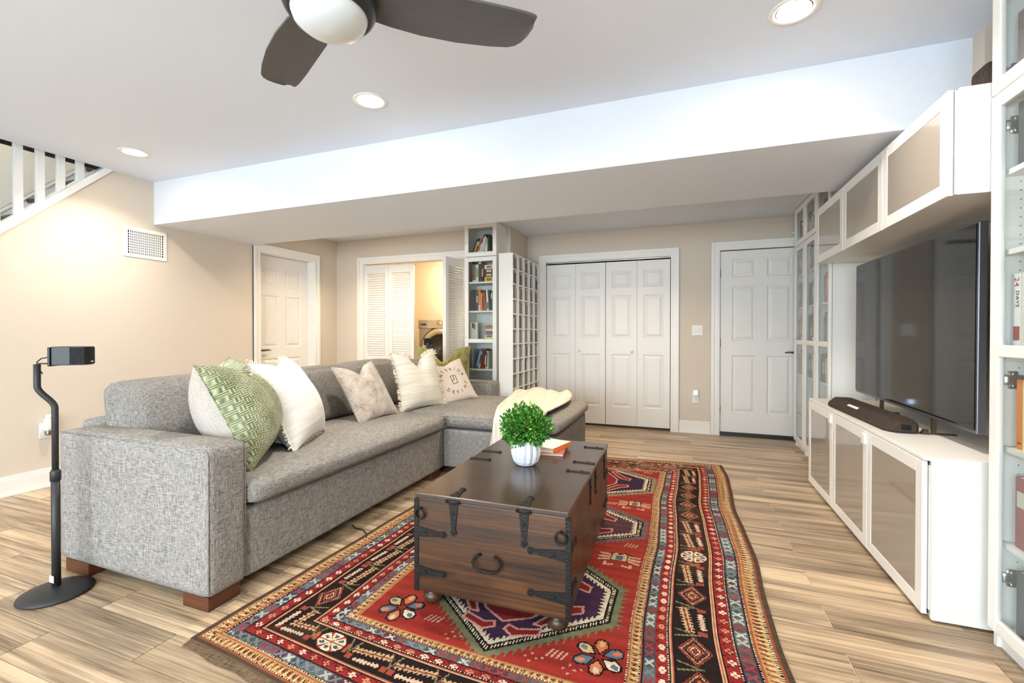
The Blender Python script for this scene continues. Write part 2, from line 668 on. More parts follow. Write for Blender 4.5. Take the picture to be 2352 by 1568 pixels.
# front wall behind the camera with a wide glazed patio door
PX0, PX1, PZ = -3.6, 0.7, 2.15
fw = MB()
fw.box(XL, PX0, YF - 0.1, YF, 0, ZC)
fw.box(PX1, XR + 0.1, YF - 0.1, YF, 0, ZC)
fw.box(PX0, PX1, YF - 0.1, YF, PZ, ZC)
struct(fw.build('wall_front', M['wall']))
pd = MB()
for xx in np.linspace(PX0, PX1, 4):
    pd.box(xx - 0.03, xx + 0.03, YF - 0.08, YF - 0.02, 0, PZ)
pd.box(PX0, PX1, YF - 0.08, YF - 0.02, PZ - 0.06, PZ)
pd.box(PX0, PX1, YF - 0.08, YF - 0.02, 0, 0.06)
pdo = struct(pd.build('window_1', M['trim']))
MB().box(PX0 + 0.03, PX1 - 0.03, YF - 0.055, YF - 0.045, 0.06, PZ - 0.06).build('pane', M['glass'], pdo)

# ---- mouldings
def casing(name, axis, plane, out, a, b, top, w=0.092):
    """door casing around opening a..b up to top. axis: wall runs along this axis; out: +-1 direction off the wall"""
    m = MB()
    layers = [(0.0, w, 0.016), (w * 0.62, w, 0.026), (w * 0.12, w * 0.34, 0.020)]

    def bx(u0, u1, z0, z1, d):
        p0, p1 = sorted((plane, plane + out * d))
        if axis == 0:
            m.box(u0, u1, p0, p1, z0, z1)
        else:
            m.box(p0, p1, u0, u1, z0, z1)
    for (i0, i1, d) in layers:
        bx(a - i1, a - i0, 0, top + i1, d)
        bx(b + i0, b + i1, 0, top + i1, d)
        bx(a - i0, b + i0, top + i0, top + i1, d)
    return struct(m.build(name, M['trim'], bevel=0.002))


tr1 = casing('trim_1', 1, XL, 1, 3.79, 4.58, 2.06)
tr2 = casing('trim_2', 0, YB, -1, D2[0], D2[1], D2[2])
tr3 = casing('trim_3', 0, YB, -1, D3[0], D3[1], D3[2])
tr4 = casing('trim_4', 0, YLAU, -1, LO0, LO1, LZ)
jm = MB()
jm.box(XL - 0.14, XL + 0.002, 3.78, 3.792, 0, 2.07)
jm.box(XL - 0.14, XL + 0.002, 4.578, 4.59, 0, 2.07)
jm.box(XL - 0.14, XL + 0.002, 3.78, 4.59, 2.058, 2.07)
jm.box(LO0 - 0.01, LO0 + 0.002, YLAU - 0.002, YLAU + 0.12, 0, LZ)
jm.box(LO1 - 0.002, LO1 + 0.01, YLAU - 0.002, YLAU + 0.12, 0, LZ)
struct(jm.build('trim_5', M['trim']))


def baseboard(name, x0, x1, y0, y1, nx, ny):
    m = MB()
    m.box(x0, x1, y0, y1, 0, 0.118)
    m.box(x0 if nx >= 0 else x0 + 0.006, x1 - (0.006 if nx > 0 else 0), y0 + (0.006 if ny < 0 else 0), y1, 0.118, 0.142)
    if nx > 0:
        m.box(x1, x1 + 0.01, y0, y1, 0, 0.02)
    if ny < 0:
        m.box(x0, x1, y0 - 0.01, y0, 0, 0.02)
    return struct(m.build(name, M['trim'], bevel=0.003))


baseboard('baseboard_left', XL, XL + 0.015, 0.9, 3.695, 1, 0)
baseboard('baseboard_back', D2[1] + 0.094, D3[0] - 0.094, YB - 0.015, YB, 0, -1)


# ---- panelled doors
def panel_mesh(w, h):
    """raised panel lying in local XZ, front towards -Y; sits in a recess"""
    m = MB()
    def ring(i, y):
        return [(-w / 2 + i, y, -h / 2 + i), (w / 2 - i, y, -h / 2 + i), (w / 2 - i, y, h / 2 - i), (-w / 2 + i, y, h / 2 - i)]
    vs = ring(0, -0.001) + ring(0.012, 0.008) + ring(0.018, 0.008) + ring(0.045, -0.002)
    fs = []
    for a in range(3):
        for k in range(4):
            l = (k + 1) % 4
            fs.append((a * 4 + k, a * 4 + l, (a + 1) * 4 + l, (a + 1) * 4 + k))
    fs.append((12, 13, 14, 15))
    return m.add(vs, fs)


def door_leaf(parent, w, h, cols, rowsz, stile=0.11, mull=0.10, name='slab', mat=None):
    """leaf in local frame: x 0..w, front at y=0, z 0..h. rowsz: list of (z0,z1). returns panels"""
    m = MB()
    mat = mat or M['door']
    m.box(0, w, 0.0095, 0.035, 0, h)
    m.box(0, stile, 0, 0.0095, 0, h)
    m.box(w - stile, w, 0, 0.0095, 0, h)
    zs = [0] + [z for r in rowsz for z in r] + [h]
    for i in range(0, len(zs), 2):
        m.box(stile, w - stile, 0, 0.0095, zs[i], zs[i + 1])
    pw = (w - 2 * stile - (cols - 1) * mull) / cols
    for c in range(cols - 1):
        x = stile + pw * (c + 1) + mull * c
        for (z0, z1) in rowsz:
            m.box(x, x + mull, 0, 0.0095, z0, z1)
    o = m.build(name, mat, parent, local=True)
    for (z0, z1) in rowsz:
        base = None
        for c in range(cols):
            cx = stile + pw * (c + 0.5) + mull * c
            if base is None:
                base = panel_mesh(pw, z1 - z0).build('panel', mat, o, local=True)
                q = base
            else:
                q = share(base, o)
            q.location = (cx, 0, (z0 + z1) / 2)
    return o


def lever(parent, x, z, dirx, mat, out=0.05):
    m = MB()
    m.cyl((x, 0, z), (x, -0.008, z), 0.030, 20)
    m.cyl((x, -0.008, z), (x, -out, z), 0.010, 12)
    m.tube([(x, -out, z), (x + dirx * 0.03, -out - 0.004, z), (x + dirx * 0.075, -out, z + 0.004), (x + dirx * 0.115, -out + 0.004, z - 0.002)], [0.011, 0.011, 0.009, 0.007], 10)
    return m.build('lever_handle', mat, parent, local=True, smooth=True)


SIX = [(0.22, 0.84), (0.97, 1.58), (1.69, 1.90)]
d1 = thing('door_1', (XL - 0.10, 3.795, 0.01), 'white six-panel door in the beige wall by the sofa back', 'door', rz=PI / 2, kind='structure')
door_leaf(d1, 0.78, 2.04, 2, SIX)
lever(d1, 0.065, 0.94, 1, M['bronze'])
# local x runs along +y of the room, front (-y local) faces +x

d2 = thing('door_2', (D2[0] + 0.004, YB + 0.012, 0.03), 'white four-leaf folding closet door with panels', 'door', kind='structure')
lwid = (D2[1] - D2[0] - 0.014) / 4
for k in range(4):
    e = bpy.data.objects.new('leaf', None)
    COL.objects.link(e)
    e.parent = d2
    e.location = (k * lwid + 0.001 + (0.004 if k > 1 else 0), 0.0, 0)
    w_ = lwid - 0.0025
    m = MB()
    st = 0.072
    m.box(0, w_, 0.0095, 0.03, 0, 1.985)
    m.box(0, st, 0, 0.0095, 0, 1.985)
    m.box(w_ - st, w_, 0, 0.0095, 0, 1.985)
    zs = [0, 0.22, 0.86, 1.06, 1.575, 1.67, 1.87, 1.985]
    for i in range(0, 8, 2):
        m.box(st, w_ - st, 0, 0.0095, zs[i], zs[i + 1])
    m.build('slab', M['door'], e, local=True)
    for (z0, z1) in ((0.22, 0.86), (1.06, 1.575), (1.67, 1.87)):
        q = panel_mesh(w_ - 2 * st, z1 - z0).build('panel', M['door'], e, local=True)
        q.location = (w_ / 2, 0, (z0 + z1) / 2)
    if k in (1, 2):
        kn = MB().lathe([(0.006, 0), (0.007, 0.012), (0.014, 0.018), (0.016, 0.026), (0.010, 0.033), (0.0, 0.034)], 16, axis=1)
        q = kn.build('knob', M['door'], e, local=True, smooth=True)
        q.rotation_euler = (0, 0, PI)
        q.location = (0.05 if k == 1 else w_ - 0.06, 0, 0.90)
tk = MB().box(0, D2[1] - D2[0], -0.004, 0.02, 2.0, 2.012)
tk.build('track', M['chrome'], d2, local=True)

d3 = thing('door_3', (D3[0] + 0.005, YB + 0.012, 0.04), 'white six-panel entry door with dark lever by the glass bookcases', 'door', kind='structure')
door_leaf(d3, 0.82, 2.025, 2, [(0.22, 0.86), (1.02, 1.63), (1.73, 1.93)], stile=0.12, mull=0.11)
lever(d3, 0.745, 0.90, -1, M['dark_lever'])
hg = None
for z in (0.25, 1.0, 1.78):
    q = MB().cyl((0, 0, -0.045), (0, 0, 0.045), 0.007, 8).build('hinge', M['chrome'], d3, local=True)
    q.location = (-0.002, -0.006, z)
MB().box(-0.005, 0.835, -0.03, 0.03, -0.04, -0.004).build('threshold', M['black'], d3, local=True)

# ---- louvred folding laundry doors
def louver_leaf(parent, w, h, z_split=0.72, nl=None):
    e = bpy.data.objects.new('leaf', None)
    COL.objects.link(e)
    e.parent = parent
    st = 0.05
    m = MB()
    m.box(0, st, 0, 0.028, 0, h)
    m.box(w - st, w, 0, 0.028, 0, h)
    m.box(st, w - st, 0, 0.028, h - 0.10, h)
    m.box(st, w - st, 0, 0.028, z_split, z_split + 0.12)
    m.box(st, w - st, 0, 0.028, 0, 0.12)
    m.box(st, w - st, 0.009, 0.02, 0.12, z_split)
    m.build('frame', M['door'], e, local=True, bevel=0.0015)
    q = panel_mesh(w - 2 * st, z_split - 0.12).build('panel', M['door'], e, local=True)
    q.location = (w / 2, 0.004, (z_split + 0.12) / 2)
    s = MB()
    z = z_split + 0.125
    while z < h - 0.115:
        s.add([(st, -0.005, z), (w - st, -0.005, z), (w - st, 0.024, z + 0.029), (st, 0.024, z + 0.029), (st, -0.005, z + 0.006), (w - st, -0.005, z + 0.006), (w - st, 0.024, z + 0.035), (st, 0.024, z + 0.035)],
              [(0, 3, 2, 1), (4, 5, 6, 7), (0, 1, 5, 4), (1, 2, 6, 5), (2, 3, 7, 6), (3, 0, 4, 7)])
        z += 0.0305
    q = s.build('louver_slats', M['door'], e, local=True)
    q['kind'] = 'stuff'
    return e


d4 = thing('door_4', (LO0, YLAU, 0.015), 'white louvred folding laundry doors, one pair open', 'door', kind='structure')
LWID = 0.386
for k in range(2):
    e = louver_leaf(d4, LWID - 0.003, 2.02)
    e.location = (0.004 + k * LWID, 0.0, 0)
kn = MB().lathe([(0.006, 0), (0.007, 0.012), (0.016, 0.018), (0.018, 0.026), (0.010, 0.033), (0.0, 0.034)], 16, axis=1)
q = kn.build('knob', M['door'], d4, local=True, smooth=True)
q.rotation_euler = (0, 0, PI)
q.location = (LWID * 2 - 0.06, 0, 0.845)
e = louver_leaf(d4, LWID - 0.006, 2.02)
e.location = (LO1 - LO0 - 0.03 - 0.085, -0.35, 0)
e.rotation_euler = (0, 0, math.radians(78))
e = louver_leaf(d4, LWID - 0.006, 2.02)
e.location = (LO1 - LO0 - 0.03 - 0.10, -0.345, 0)
e.rotation_euler = (0, 0, math.radians(101))

# closet lamp, back-area lights, added stairwell fill are built with the other lamps below

# ---- air vent
vt = thing('wall_vent', (XL, 2.46, 1.805), 'white slotted air return grille high on the beige wall', 'vent')
VW, VH = 0.345, 0.258
m = MB()
b_ = 0.03
m.box(0, 0.008, 0, VW, 0, b_)
m.box(0, 0.008, 0, VW, VH - b_, VH)
m.box(0, 0.008, 0, b_, b_, VH - b_)
m.box(0, 0.008, VW - b_, VW, b_, VH - b_)
m.build('frame', M['plastic'], vt, local=True, bevel=0.003)
m = MB()
for i in range(1, 18):
    y = b_ + (VW - 2 * b_) * i / 18
    m.box(0.001, 0.006, y - 0.0036, y + 0.0036, b_, VH - b_)
for i in range(1, 9):
    z = b_ + (VH - 2 * b_) * i / 9
    m.box(0.0, 0.004, b_, VW - b_, z - 0.003, z + 0.003)
q = m.build('grille_bars', M['plastic'], vt, local=True)
q['kind'] = 'stuff'
MB().box(0.0003, 0.0008, b_, VW - b_, b_, VH - b_).build('duct_shade_sheet', M['dark'], vt, local=True)  # dark sheet painted in for the shade inside the duct
for yy in (0.015, VW - 0.015):
    MB().cyl((0.008, yy, VH / 2), (0.0095, yy, VH / 2), 0.004, 10).build('screw', M['plastic'], vt, local=True)

# ---- outlets and switch
def outlet(loc, rz, label, plug):
    t = thing('wall_outlet', loc, label, 'outlet', rz=rz)
    MB().box(-0.036, 0.036, -0.006, 0, -0.058, 0.058).build('plate', M['plastic'], t, local=True, bevel=0.003)
    for dz in (-0.02, 0.02):
        MB().cushion(-0.017, 0.017, -0.009, -0.004, dz - 0.014, dz + 0.014, 0.002, n=4).build('socket', M['plastic'], t, local=True)
        sl = MB()
        sl.box(-0.008, -0.006, -0.0095, -0.0088, dz - 0.003, dz + 0.006)
        sl.box(0.006, 0.008, -0.0095, -0.0088, dz - 0.003, dz + 0.006)
        sl.build('slots', M['dark'], t, local=True)
    return t


outlet((XL, 1.945, 0.425), PI / 2, 'white duplex outlet low on the wall behind the speaker stand', True)
pi_ = MB()
pi_.cushion(XL + 0.006, XL + 0.05, 1.955 - 0.026, 1.955 + 0.026, 0.425, 0.515, 0.008, n=5)
po = pi_.build('plug_in_freshener', M['plastic'], smooth=True)
tag(po, 'white plug-in freshener stuck in the outlet near the speaker stand', 'plug-in')
pc = MB().lathe([(0.018, 0), (0.021, 0.02), (0.019, 0.03), (0.012, 0.034)], 16, (XL + 0.03, 1.955, 0.51))
pc.build('cap', M['plastic'], po, smooth=True)
MB().cushion(XL + 0.008, XL + 0.045, 1.955 - 0.019, 1.955 + 0.019, 0.385, 0.43, 0.012, n=4).build('oil_bottle', M['chrome'], po, smooth=True)

outlet((0.135, YB, 0.405), 0, 'white duplex outlet low between the closet and entry doors', True)
nl = MB().cushion(0.135 - 0.026, 0.135 + 0.026, YB - 0.04, YB - 0.006, 0.42, 0.50, 0.008, n=5).build('night_light', M['plastic'], smooth=True)
tag(nl, 'small glowing night light plugged in between the two back doors', 'night light')
MB().cushion(0.135 - 0.022, 0.135 + 0.022, YB - 0.044, YB - 0.032, 0.45, 0.495, 0.005, n=4).build('lens', M['nightglow'], nl, smooth=True)

sw_ = thing('light_switch', (0.15, YB, 1.18), 'white double rocker switch plate between the back doors', 'switch')
MB().box(-0.058, 0.058, -0.006, 0, -0.058, 0.058).build('plate', M['plastic'], sw_, local=True, bevel=0.003)
for dx in (-0.023, 0.023):
    m = MB().prism([(-0.010, -0.033), (-0.006, -0.033), (-0.006, 0.033), (-0.008, 0.033)], 0, dx - 0.016, dx + 0.016)
    m.build('rocker', M['door'], sw_, local=True)

# ---- staircase behind the left wall
stc = thing('staircase', (-5.0, 2.0, 0), 'painted staircase with dark treads and white balusters above the wall', 'stairs', kind='structure')
m = MB()
T_ = 0.045
y0, y1 = ys0, 2.40
nrm = math.hypot(1, 0.985)
m.prism([(y0, CAP(y0)), (y1, CAP(y1)), (y1, CAP(y1) + T_ * nrm), (y0, CAP(y0) + T_ * nrm)], 0, XL - 0.125, XL + 0.015)
m.build('stringer_cap', M['stairwhite'], stc)
for k in range(9):
    y = 2.075 - (k - 3) * 0.1205 - 0.005
    if y > 2.3:
        continue
    zb = CAP(y) + T_
    q = MB().box(-0.021, 0.021, -0.021, 0.021, 0, ZC + 0.02 - zb).build('baluster', M['stairwhite'], stc, local=True)
    q.location = (XL - 0.055 + 5.0, y - 2.0, zb)
for k in range(-7, 4):
    y, z = 2.28 + 0.215 * k, 2.335 + 0.21 * k
    q = MB().box(-5.45, XL - 0.12, y - 0.02, y + 0.225, z - 0.035, z).build('tread', M['tread'], stc, bevel=0.012, seg=3)
    q = MB().box(-5.45, XL - 0.12, y + 0.005, y + 0.02, z - 0.21, z - 0.035).build('riser', M['stairwhite'], stc)
m = MB()
zz = lambda y: 2.229 + 1.0 * (y - 2.125)
m.prism([(0.9, zz(0.9) - 0.4), (3.3, zz(3.3) - 0.4), (3.3, zz(3.3)), (0.9, zz(0.9))], 0, -5.45, -5.43)
m.prism([(0.9, zz(0.9) - 0.03), (3.3, zz(3.3) - 0.03), (3.3, zz(3.3)), (0.9, zz(0.9))], 0, -5.45, -5.418)
m.build('skirt_board', M['stairwhite'], stc)
MB().box(XL - 0.11, XL - 0.10, 0.4, 2.45, ZC, ZC + 0.11).build('header_board', M['tread'], stc)
stl = thing('added_stair_fill', (-5.0, 1.6, 4.02), 'added fill lamp, unseen up in the stairwell', 'lamp')  # invented lamp, added out of view to brighten the stairwell
MB().lathe([(0.14, 0.06), (0.13, 0.0), (0.06, -0.05), (0, -0.06)], 24).build('globe', M['lamp'], stl, local=True, smooth=True)
area_light('added_stair_fill_light', (0, 0, -0.08), (0, 0, 0), 0.25, 0.25, 11, (1.0, 0.97, 0.92), 'DISK', parent=stl)


# ---- recessed ceiling lights
def can_light(x, y, z, label, power, group, color=CAN_COLOR):
    t = thing('recessed_light', (x, y, z), label, 'ceiling light', group)
    MB().lathe([(0.062, 0.030), (0.066, 0.004), (0.070, -0.002), (0.094, -0.004), (0.096, 0.0)], 40).build('trim_ring', M['canbaffle'], t, local=True, smooth=True)
    MB().lathe([(0.0, -0.0015), (0.064, -0.0015)], 32).build('lens', M['lamp'], t, local=True)
    area_light('lamp_light', (0, 0, -0.012), (0, 0, 0), 0.11, 0.11, power, color, 'DISK', spread=132, parent=t)
    return t


can_light(-3.85, 2.20, ZC, 'recessed ceiling light over the stair end of the sofa', CAN_POWER, 'recessed lights before the beam')
can_light(-1.71, 2.20, ZC, 'recessed ceiling light between the fan and the beam', CAN_POWER, 'recessed lights before the beam')
can_light(0.43, 2.21, ZC, 'recessed ceiling light on the television side of the room', CAN_POWER, 'recessed lights before the beam')
for x, nm_ in ((-3.85, 'stair'), (-1.71, 'fan'), (0.43, 'bookcase')):
    can_light(x, -0.4, ZC, 'recessed ceiling light by the patio door on the %s side' % nm_, CAN_POWER, 'recessed lights by the patio door')
for x, nm_ in ((-3.45, 'laundry'), (-0.6, 'closet')):
    can_light(x, 4.15, ZLOW, 'recessed ceiling light beyond the beam before the %s door' % nm_, CAN_POWER * 1.2, 'recessed lights beyond the beam', (1.0, 0.79, 0.54))
clp = thing('closet_lamp', (-3.0, 5.5, 2.40), 'flush lamp on the laundry closet ceiling', 'lamp')
MB().lathe([(0.12, 0.0), (0.12, -0.03), (0.07, -0.06), (0, -0.07)], 24).build('globe', M['lamp'], clp, local=True, smooth=True)
area_light('closet_lamp_light', (0, 0, -0.09), (0, 0, 0), 0.2, 0.2, 16, (1.0, 0.83, 0.60), 'DISK', parent=clp)

# ---- ceiling fan
FX, FY, FZ = -1.02, 1.12, 2.155
fan = thing('ceiling_fan', (FX, FY, FZ), 'dark bronze three-blade ceiling fan with opal glass light', 'fan')
MB().lathe([(0.0, -0.086), (0.045, -0.083), (0.08, -0.071), (0.104, -0.052), (0.113, -0.028), (0.113, -0.02)], 40).build('light_dome', M['fanglass'], fan, local=True, smooth=True)
MB().lathe([(0.112, -0.030), (0.118, -0.032), (0.130, -0.022), (0.141, 0.002), (0.144, 0.03), (0.139, 0.048), (0.146, 0.056), (0.143, 0.085), (0.12, 0.11), (0.05, 0.125)], 48).build('motor_housing', M['fanbody'], fan, local=True, smooth=True)
MB().cyl((0, 0, 0.11), (0, 0, 0.26), 0.013, 14).build('downrod', M['fanbody'], fan, local=True, smooth=True)
MB().lathe([(0.02, 0.20), (0.05, 0.215), (0.068, 0.245), (0.07, 0.28)], 28).build('canopy', M['fanbody'], fan, local=True, smooth=True)


def fan_blade():
    m = MB()
    ctrl = [(0.10, -0.050, 0.062), (0.18, -0.068, 0.080), (0.28, -0.078, 0.094), (0.40, -0.076, 0.098), (0.52, -0.074, 0.090), (0.585, -0.071, 0.080), (0.610, -0.069, 0.068), (0.628, -0.067, 0.048), (0.642, -0.064, 0.018), (0.651, -0.059, -0.018)]
    top, bot = [], []
    for (x, a, b) in ctrl:
        row = []
        for s in np.linspace(0, 1, 5):
            y = a + (b - a) * s
            zt = 0.036 - 0.17 * (y) + 0.006 * math.sin(PI * s)
            row.append((x, y, zt))
        top.append(row)
    n = len(ctrl)
    vs = []
    for sgn in (0.004, -0.004):
        for row in top:
            for p in row:
                vs.append((p[0], p[1], p[2] + sgn))
    fs = []
    off = n * 5
    for i in range(n - 1):
        for j in range(4):
            a, b, c, d = i * 5 + j, (i + 1) * 5 + j, (i + 1) * 5 + j + 1, i * 5 + j + 1
            fs.append((a, b, c, d))
            fs.append((off + d, off + c, off + b, off + a))
    edge = [i * 5 for i in range(n)] + [(n - 1) * 5 + j for j in range(1, 5)] + [i * 5 + 4 for i in range(n - 2, -1, -1)] + [3, 2, 1]
    for i in range(len(edge)):
        a, b = edge[i], edge[(i + 1) % len(edge)]
        fs.append((a, off + a, off + b, b))
    m.add(vs, fs)
    return m


bl = fan_blade().build('blade', M['fanblade'], fan, local=True)
for k, a in enumerate((36, 150, 272)):
    q = bl if k == 0 else share(bl, fan)
    q.rotation_euler = (0, 0, math.radians(a))

# ================================================================== TELEVISION UNIT
TX, TB = 0.90, 1.355
ys = [2.285, 2.875, 3.465, 4.055]
where = ['nearest the wide glass bookcase', 'in the middle under the television', 'at the far end by the entry door']


def framed_door(parent, x, y0, y1, z0, z1, fr=0.055, name='door', th=0.018):
    m = MB()
    m.box(x, x + th, y0, y0 + fr, z0, z1)
    m.box(x, x + th, y1 - fr, y1, z0, z1)
    m.box(x, x + th, y0 + fr, y1 - fr, z0, z0 + fr)
    m.box(x, x + th, y0 + fr, y1 - fr, z1 - fr, z1)
    d = m.build(name, M['lacquer'], parent, bevel=0.0015)
    MB().box(x + 0.002, x + th - 0.002, y0 + fr - 0.004, y1 - fr + 0.004, z0 + fr - 0.004, z1 - fr + 0.004).build('frosted_pane', M['frost'], d)
    return d


labs = ['low white cabinet with frosted door beside the glass bookcase', 'low white cabinet with frosted door in the middle of its row', 'low white cabinet with frosted door by the entry door']
for i in range(3):
    c = thing('media_cabinet', (TX + 0.2, (ys[i] + ys[i + 1]) / 2, 0), labs[i], 'cabinet', 'low cabinets under the television')
    b = MB()
    a0, a1 = ys[i] + 0.001, ys[i + 1] - 0.001
    b.box(TX + 0.022, TB, a0, a0 + 0.018, 0.025, 0.638)
    b.box(TX + 0.022, TB, a1 - 0.018, a1, 0.025, 0.638)
    b.box(TX + 0.022, TB, a0, a1, 0.025, 0.043)
    b.box(TX + 0.022, TB, a0, a1, 0.62, 0.638)
    b.box(TB - 0.01, TB, a0, a1, 0.025, 0.638)
    b.build('body', M['lacquer'], c, bevel=0.001)
    d = framed_door(c, TX, ys[i] + 0.003, ys[i + 1] - 0.003, 0.022, 0.636)
    if i > 0:
        h = MB().box(TX - 0.012, TX, ys[i] + 0.004, ys[i] + 0.05, 0.565, 0.620)
        h.build('pull_tab', M['plastic'], d, bevel=0.004)
    for (fx, fy) in ((TX + 0.06, ys[i] + 0.05), (TX + 0.06, ys[i + 1] - 0.05), (TB - 0.05, ys[i] + 0.05), (TB - 0.05, ys[i + 1] - 0.05)):
        MB().cyl((fx, fy, 0.0), (fx, fy, 0.025), 0.022, 16).build('foot', M['plastic'], c)
tp = MB().box(TX + 0.004, TB, ys[0], ys[3], 0.639, 0.655).build('cabinet_top', M['lacquer'], bevel=0.002)
tag(tp, 'long white top lying over the low cabinets', 'tabletop')
# end panel of the row
ep = MB().box(TX + 0.024, TB, ys[0] - 0.020, ys[0] - 0.002, 0.012, 0.655).build('end_panel', M['lacquer'], bevel=0.001)
tag(ep, 'plain white panel closing the end of the low cabinets', 'panel')

UX = 0.945
yu = [2.222, 2.835, 3.447, 4.06]
labs = ['white lift-up wall cabinet nearest the ceiling light, with frosted door', 'white lift-up wall cabinet half under the beam, middle of three', 'white lift-up wall cabinet by the tall bookcases at the far end']
for i in range(3):
    c = thing('wall_cabinet', (UX + 0.2, (yu[i] + yu[i + 1]) / 2, 1.674), labs[i], 'cabinet', 'wall cabinets over the television')
    b = MB()
    b.box(UX + 0.022, TB, yu[i] + 0.001, yu[i + 1] - 0.001, 1.678, 2.073)
    b.build('body', M['lacquer'], c, bevel=0.0015)
    framed_door(c, UX, yu[i] + 0.003, yu[i + 1] - 0.003, 1.674, 2.077)
MBs = MB().box(UX + 0.03, TB - 0.005, yu[0] - 0.012, yu[0] - 0.001, 1.674, 2.077)
o = MBs.build('cover_panel', M['lacquer'], bevel=0.001)
tag(o, 'white cover panel on the side of the first wall cabinet', 'panel')

# television
tv = thing('television', (1.12, 3.105, 0.655), 'large flat television with grey edge standing on the low cabinets', 'television')
tvm = Matrix.Rotation(math.radians(0.5), 4, 'X')
W2, H0, H1 = 0.695, 0.085, 0.955
b = MB().box(0.004, 0.035, -W2, W2, H0, H1)
b.build('body', M['silver'], tv, local=True, bevel=0.004)
MB().box(-0.001, 0.005, -W2 + 0.008, W2 - 0.008, H0 + 0.016, H1 - 0.008).build('screen', M['screen'], tv, local=True)
MB().box(0.035, 0.075, -0.45, 0.45, H0 + 0.05, H0 + 0.55).build('back_housing', M['black'], tv, local=True, bevel=0.01)
for s in (-1, 1):
    m = MB()
    yc_ = s * 0.31
    m.add([(-0.03, yc_ - 0.014, 0), (-0.03, yc_ + 0.014, 0), (0.0, yc_ + 0.014, 0), (0.0, yc_ - 0.014, 0),
           (-0.018, yc_ - 0.008, 0.026), (-0.018, yc_ + 0.008, 0.026), (0.0, yc_ + 0.008, 0.026), (0.0, yc_ - 0.008, 0.026)],
          [(3, 2, 1, 0), (4, 5, 6, 7), (0, 1, 5, 4), (1, 2, 6, 5), (2, 3, 7, 6), (3, 0, 4, 7)])
    m.box(0.0, 0.11, yc_ - 0.007, yc_ + 0.007, 0, 0.010)
    m.box(0.014, 0.032, yc_ - 0.007, yc_ + 0.007, 0.010, H0 + 0.01)
    m.build('stand_foot', M['gold'], tv, local=True)
tv.rotation_euler = (math.radians(0.4), 0, 0)

# sound bar
sb = thing('sound_bar', (1.010, 3.24, 0.655), 'long dark brown cloth sound bar in front of the television', 'speaker', rz=math.radians(2))
prof = [(-0.055, 0.0), (0.05, 0.0), (0.058, 0.012), (0.058, 0.045), (0.046, 0.062), (-0.02, 0.062), (-0.058, 0.026), (-0.062, 0.010)]
m = MB()
L2 = 0.47
secs = [(-L2, 0.55), (-L2 + 0.02, 0.8), (-L2 + 0.07, 1.0), (L2 - 0.07, 1.0), (L2 - 0.02, 0.8), (L2, 0.55)]
vs = []
for (y, s) in secs:
    for (x, z) in prof:
        vs.append((x * 1.25 * s, y, 0.031 + (z - 0.031) * (0.4 + 0.6 * s)))
fs = []
k = len(prof)
for i in range(len(secs) - 1):
    for j in range(k):
        l = (j + 1) % k
        fs.append((i * k + l, i * k + j, (i + 1) * k + j, (i + 1) * k + l))
fs.append(tuple(range(k)))
fs.append(tuple((len(secs) - 1) * k + j for j in range(k - 1, -1, -1)))
m.add(vs, fs)
m.build('cloth_shell', M['soundcloth'], sb, local=True)
MB().add([(-0.053, -0.02, 0.0450), (-0.040, -0.02, 0.0545), (-0.040, 0.14, 0.0545), (-0.053, 0.14, 0.0450)], [(0, 1, 2, 3)]).build('white_light_strip', M['plastic'], sb, local=True)  # plain white quad painted in for the strip of light on the top
MB().box(-0.02, 0.02, -L2 - 0.004, -L2 + 0.004, 0.018, 0.045).build('port', M['dark'], sb, local=True, bevel=0.003)

# speaker on the wall cabinets
sp = thing('shelf_speaker', (1.205, 2.33, 2.077), 'dark rounded speaker standing on top of the wall cabinets', 'speaker')
MB().cushion(-0.125, 0.125, -0.06, 0.06, 0.0, 0.118, 0.028, puff=(0, 0.004, 0), n=10).build('cloth_body', M['soundcloth'], sp, local=True, smooth=True)
MB().box(-0.09, 0.09, -0.045, 0.045, -0.0, 0.004).build('base_plate', M['black'], sp, local=True)

# ================================================================== BOOKCASES


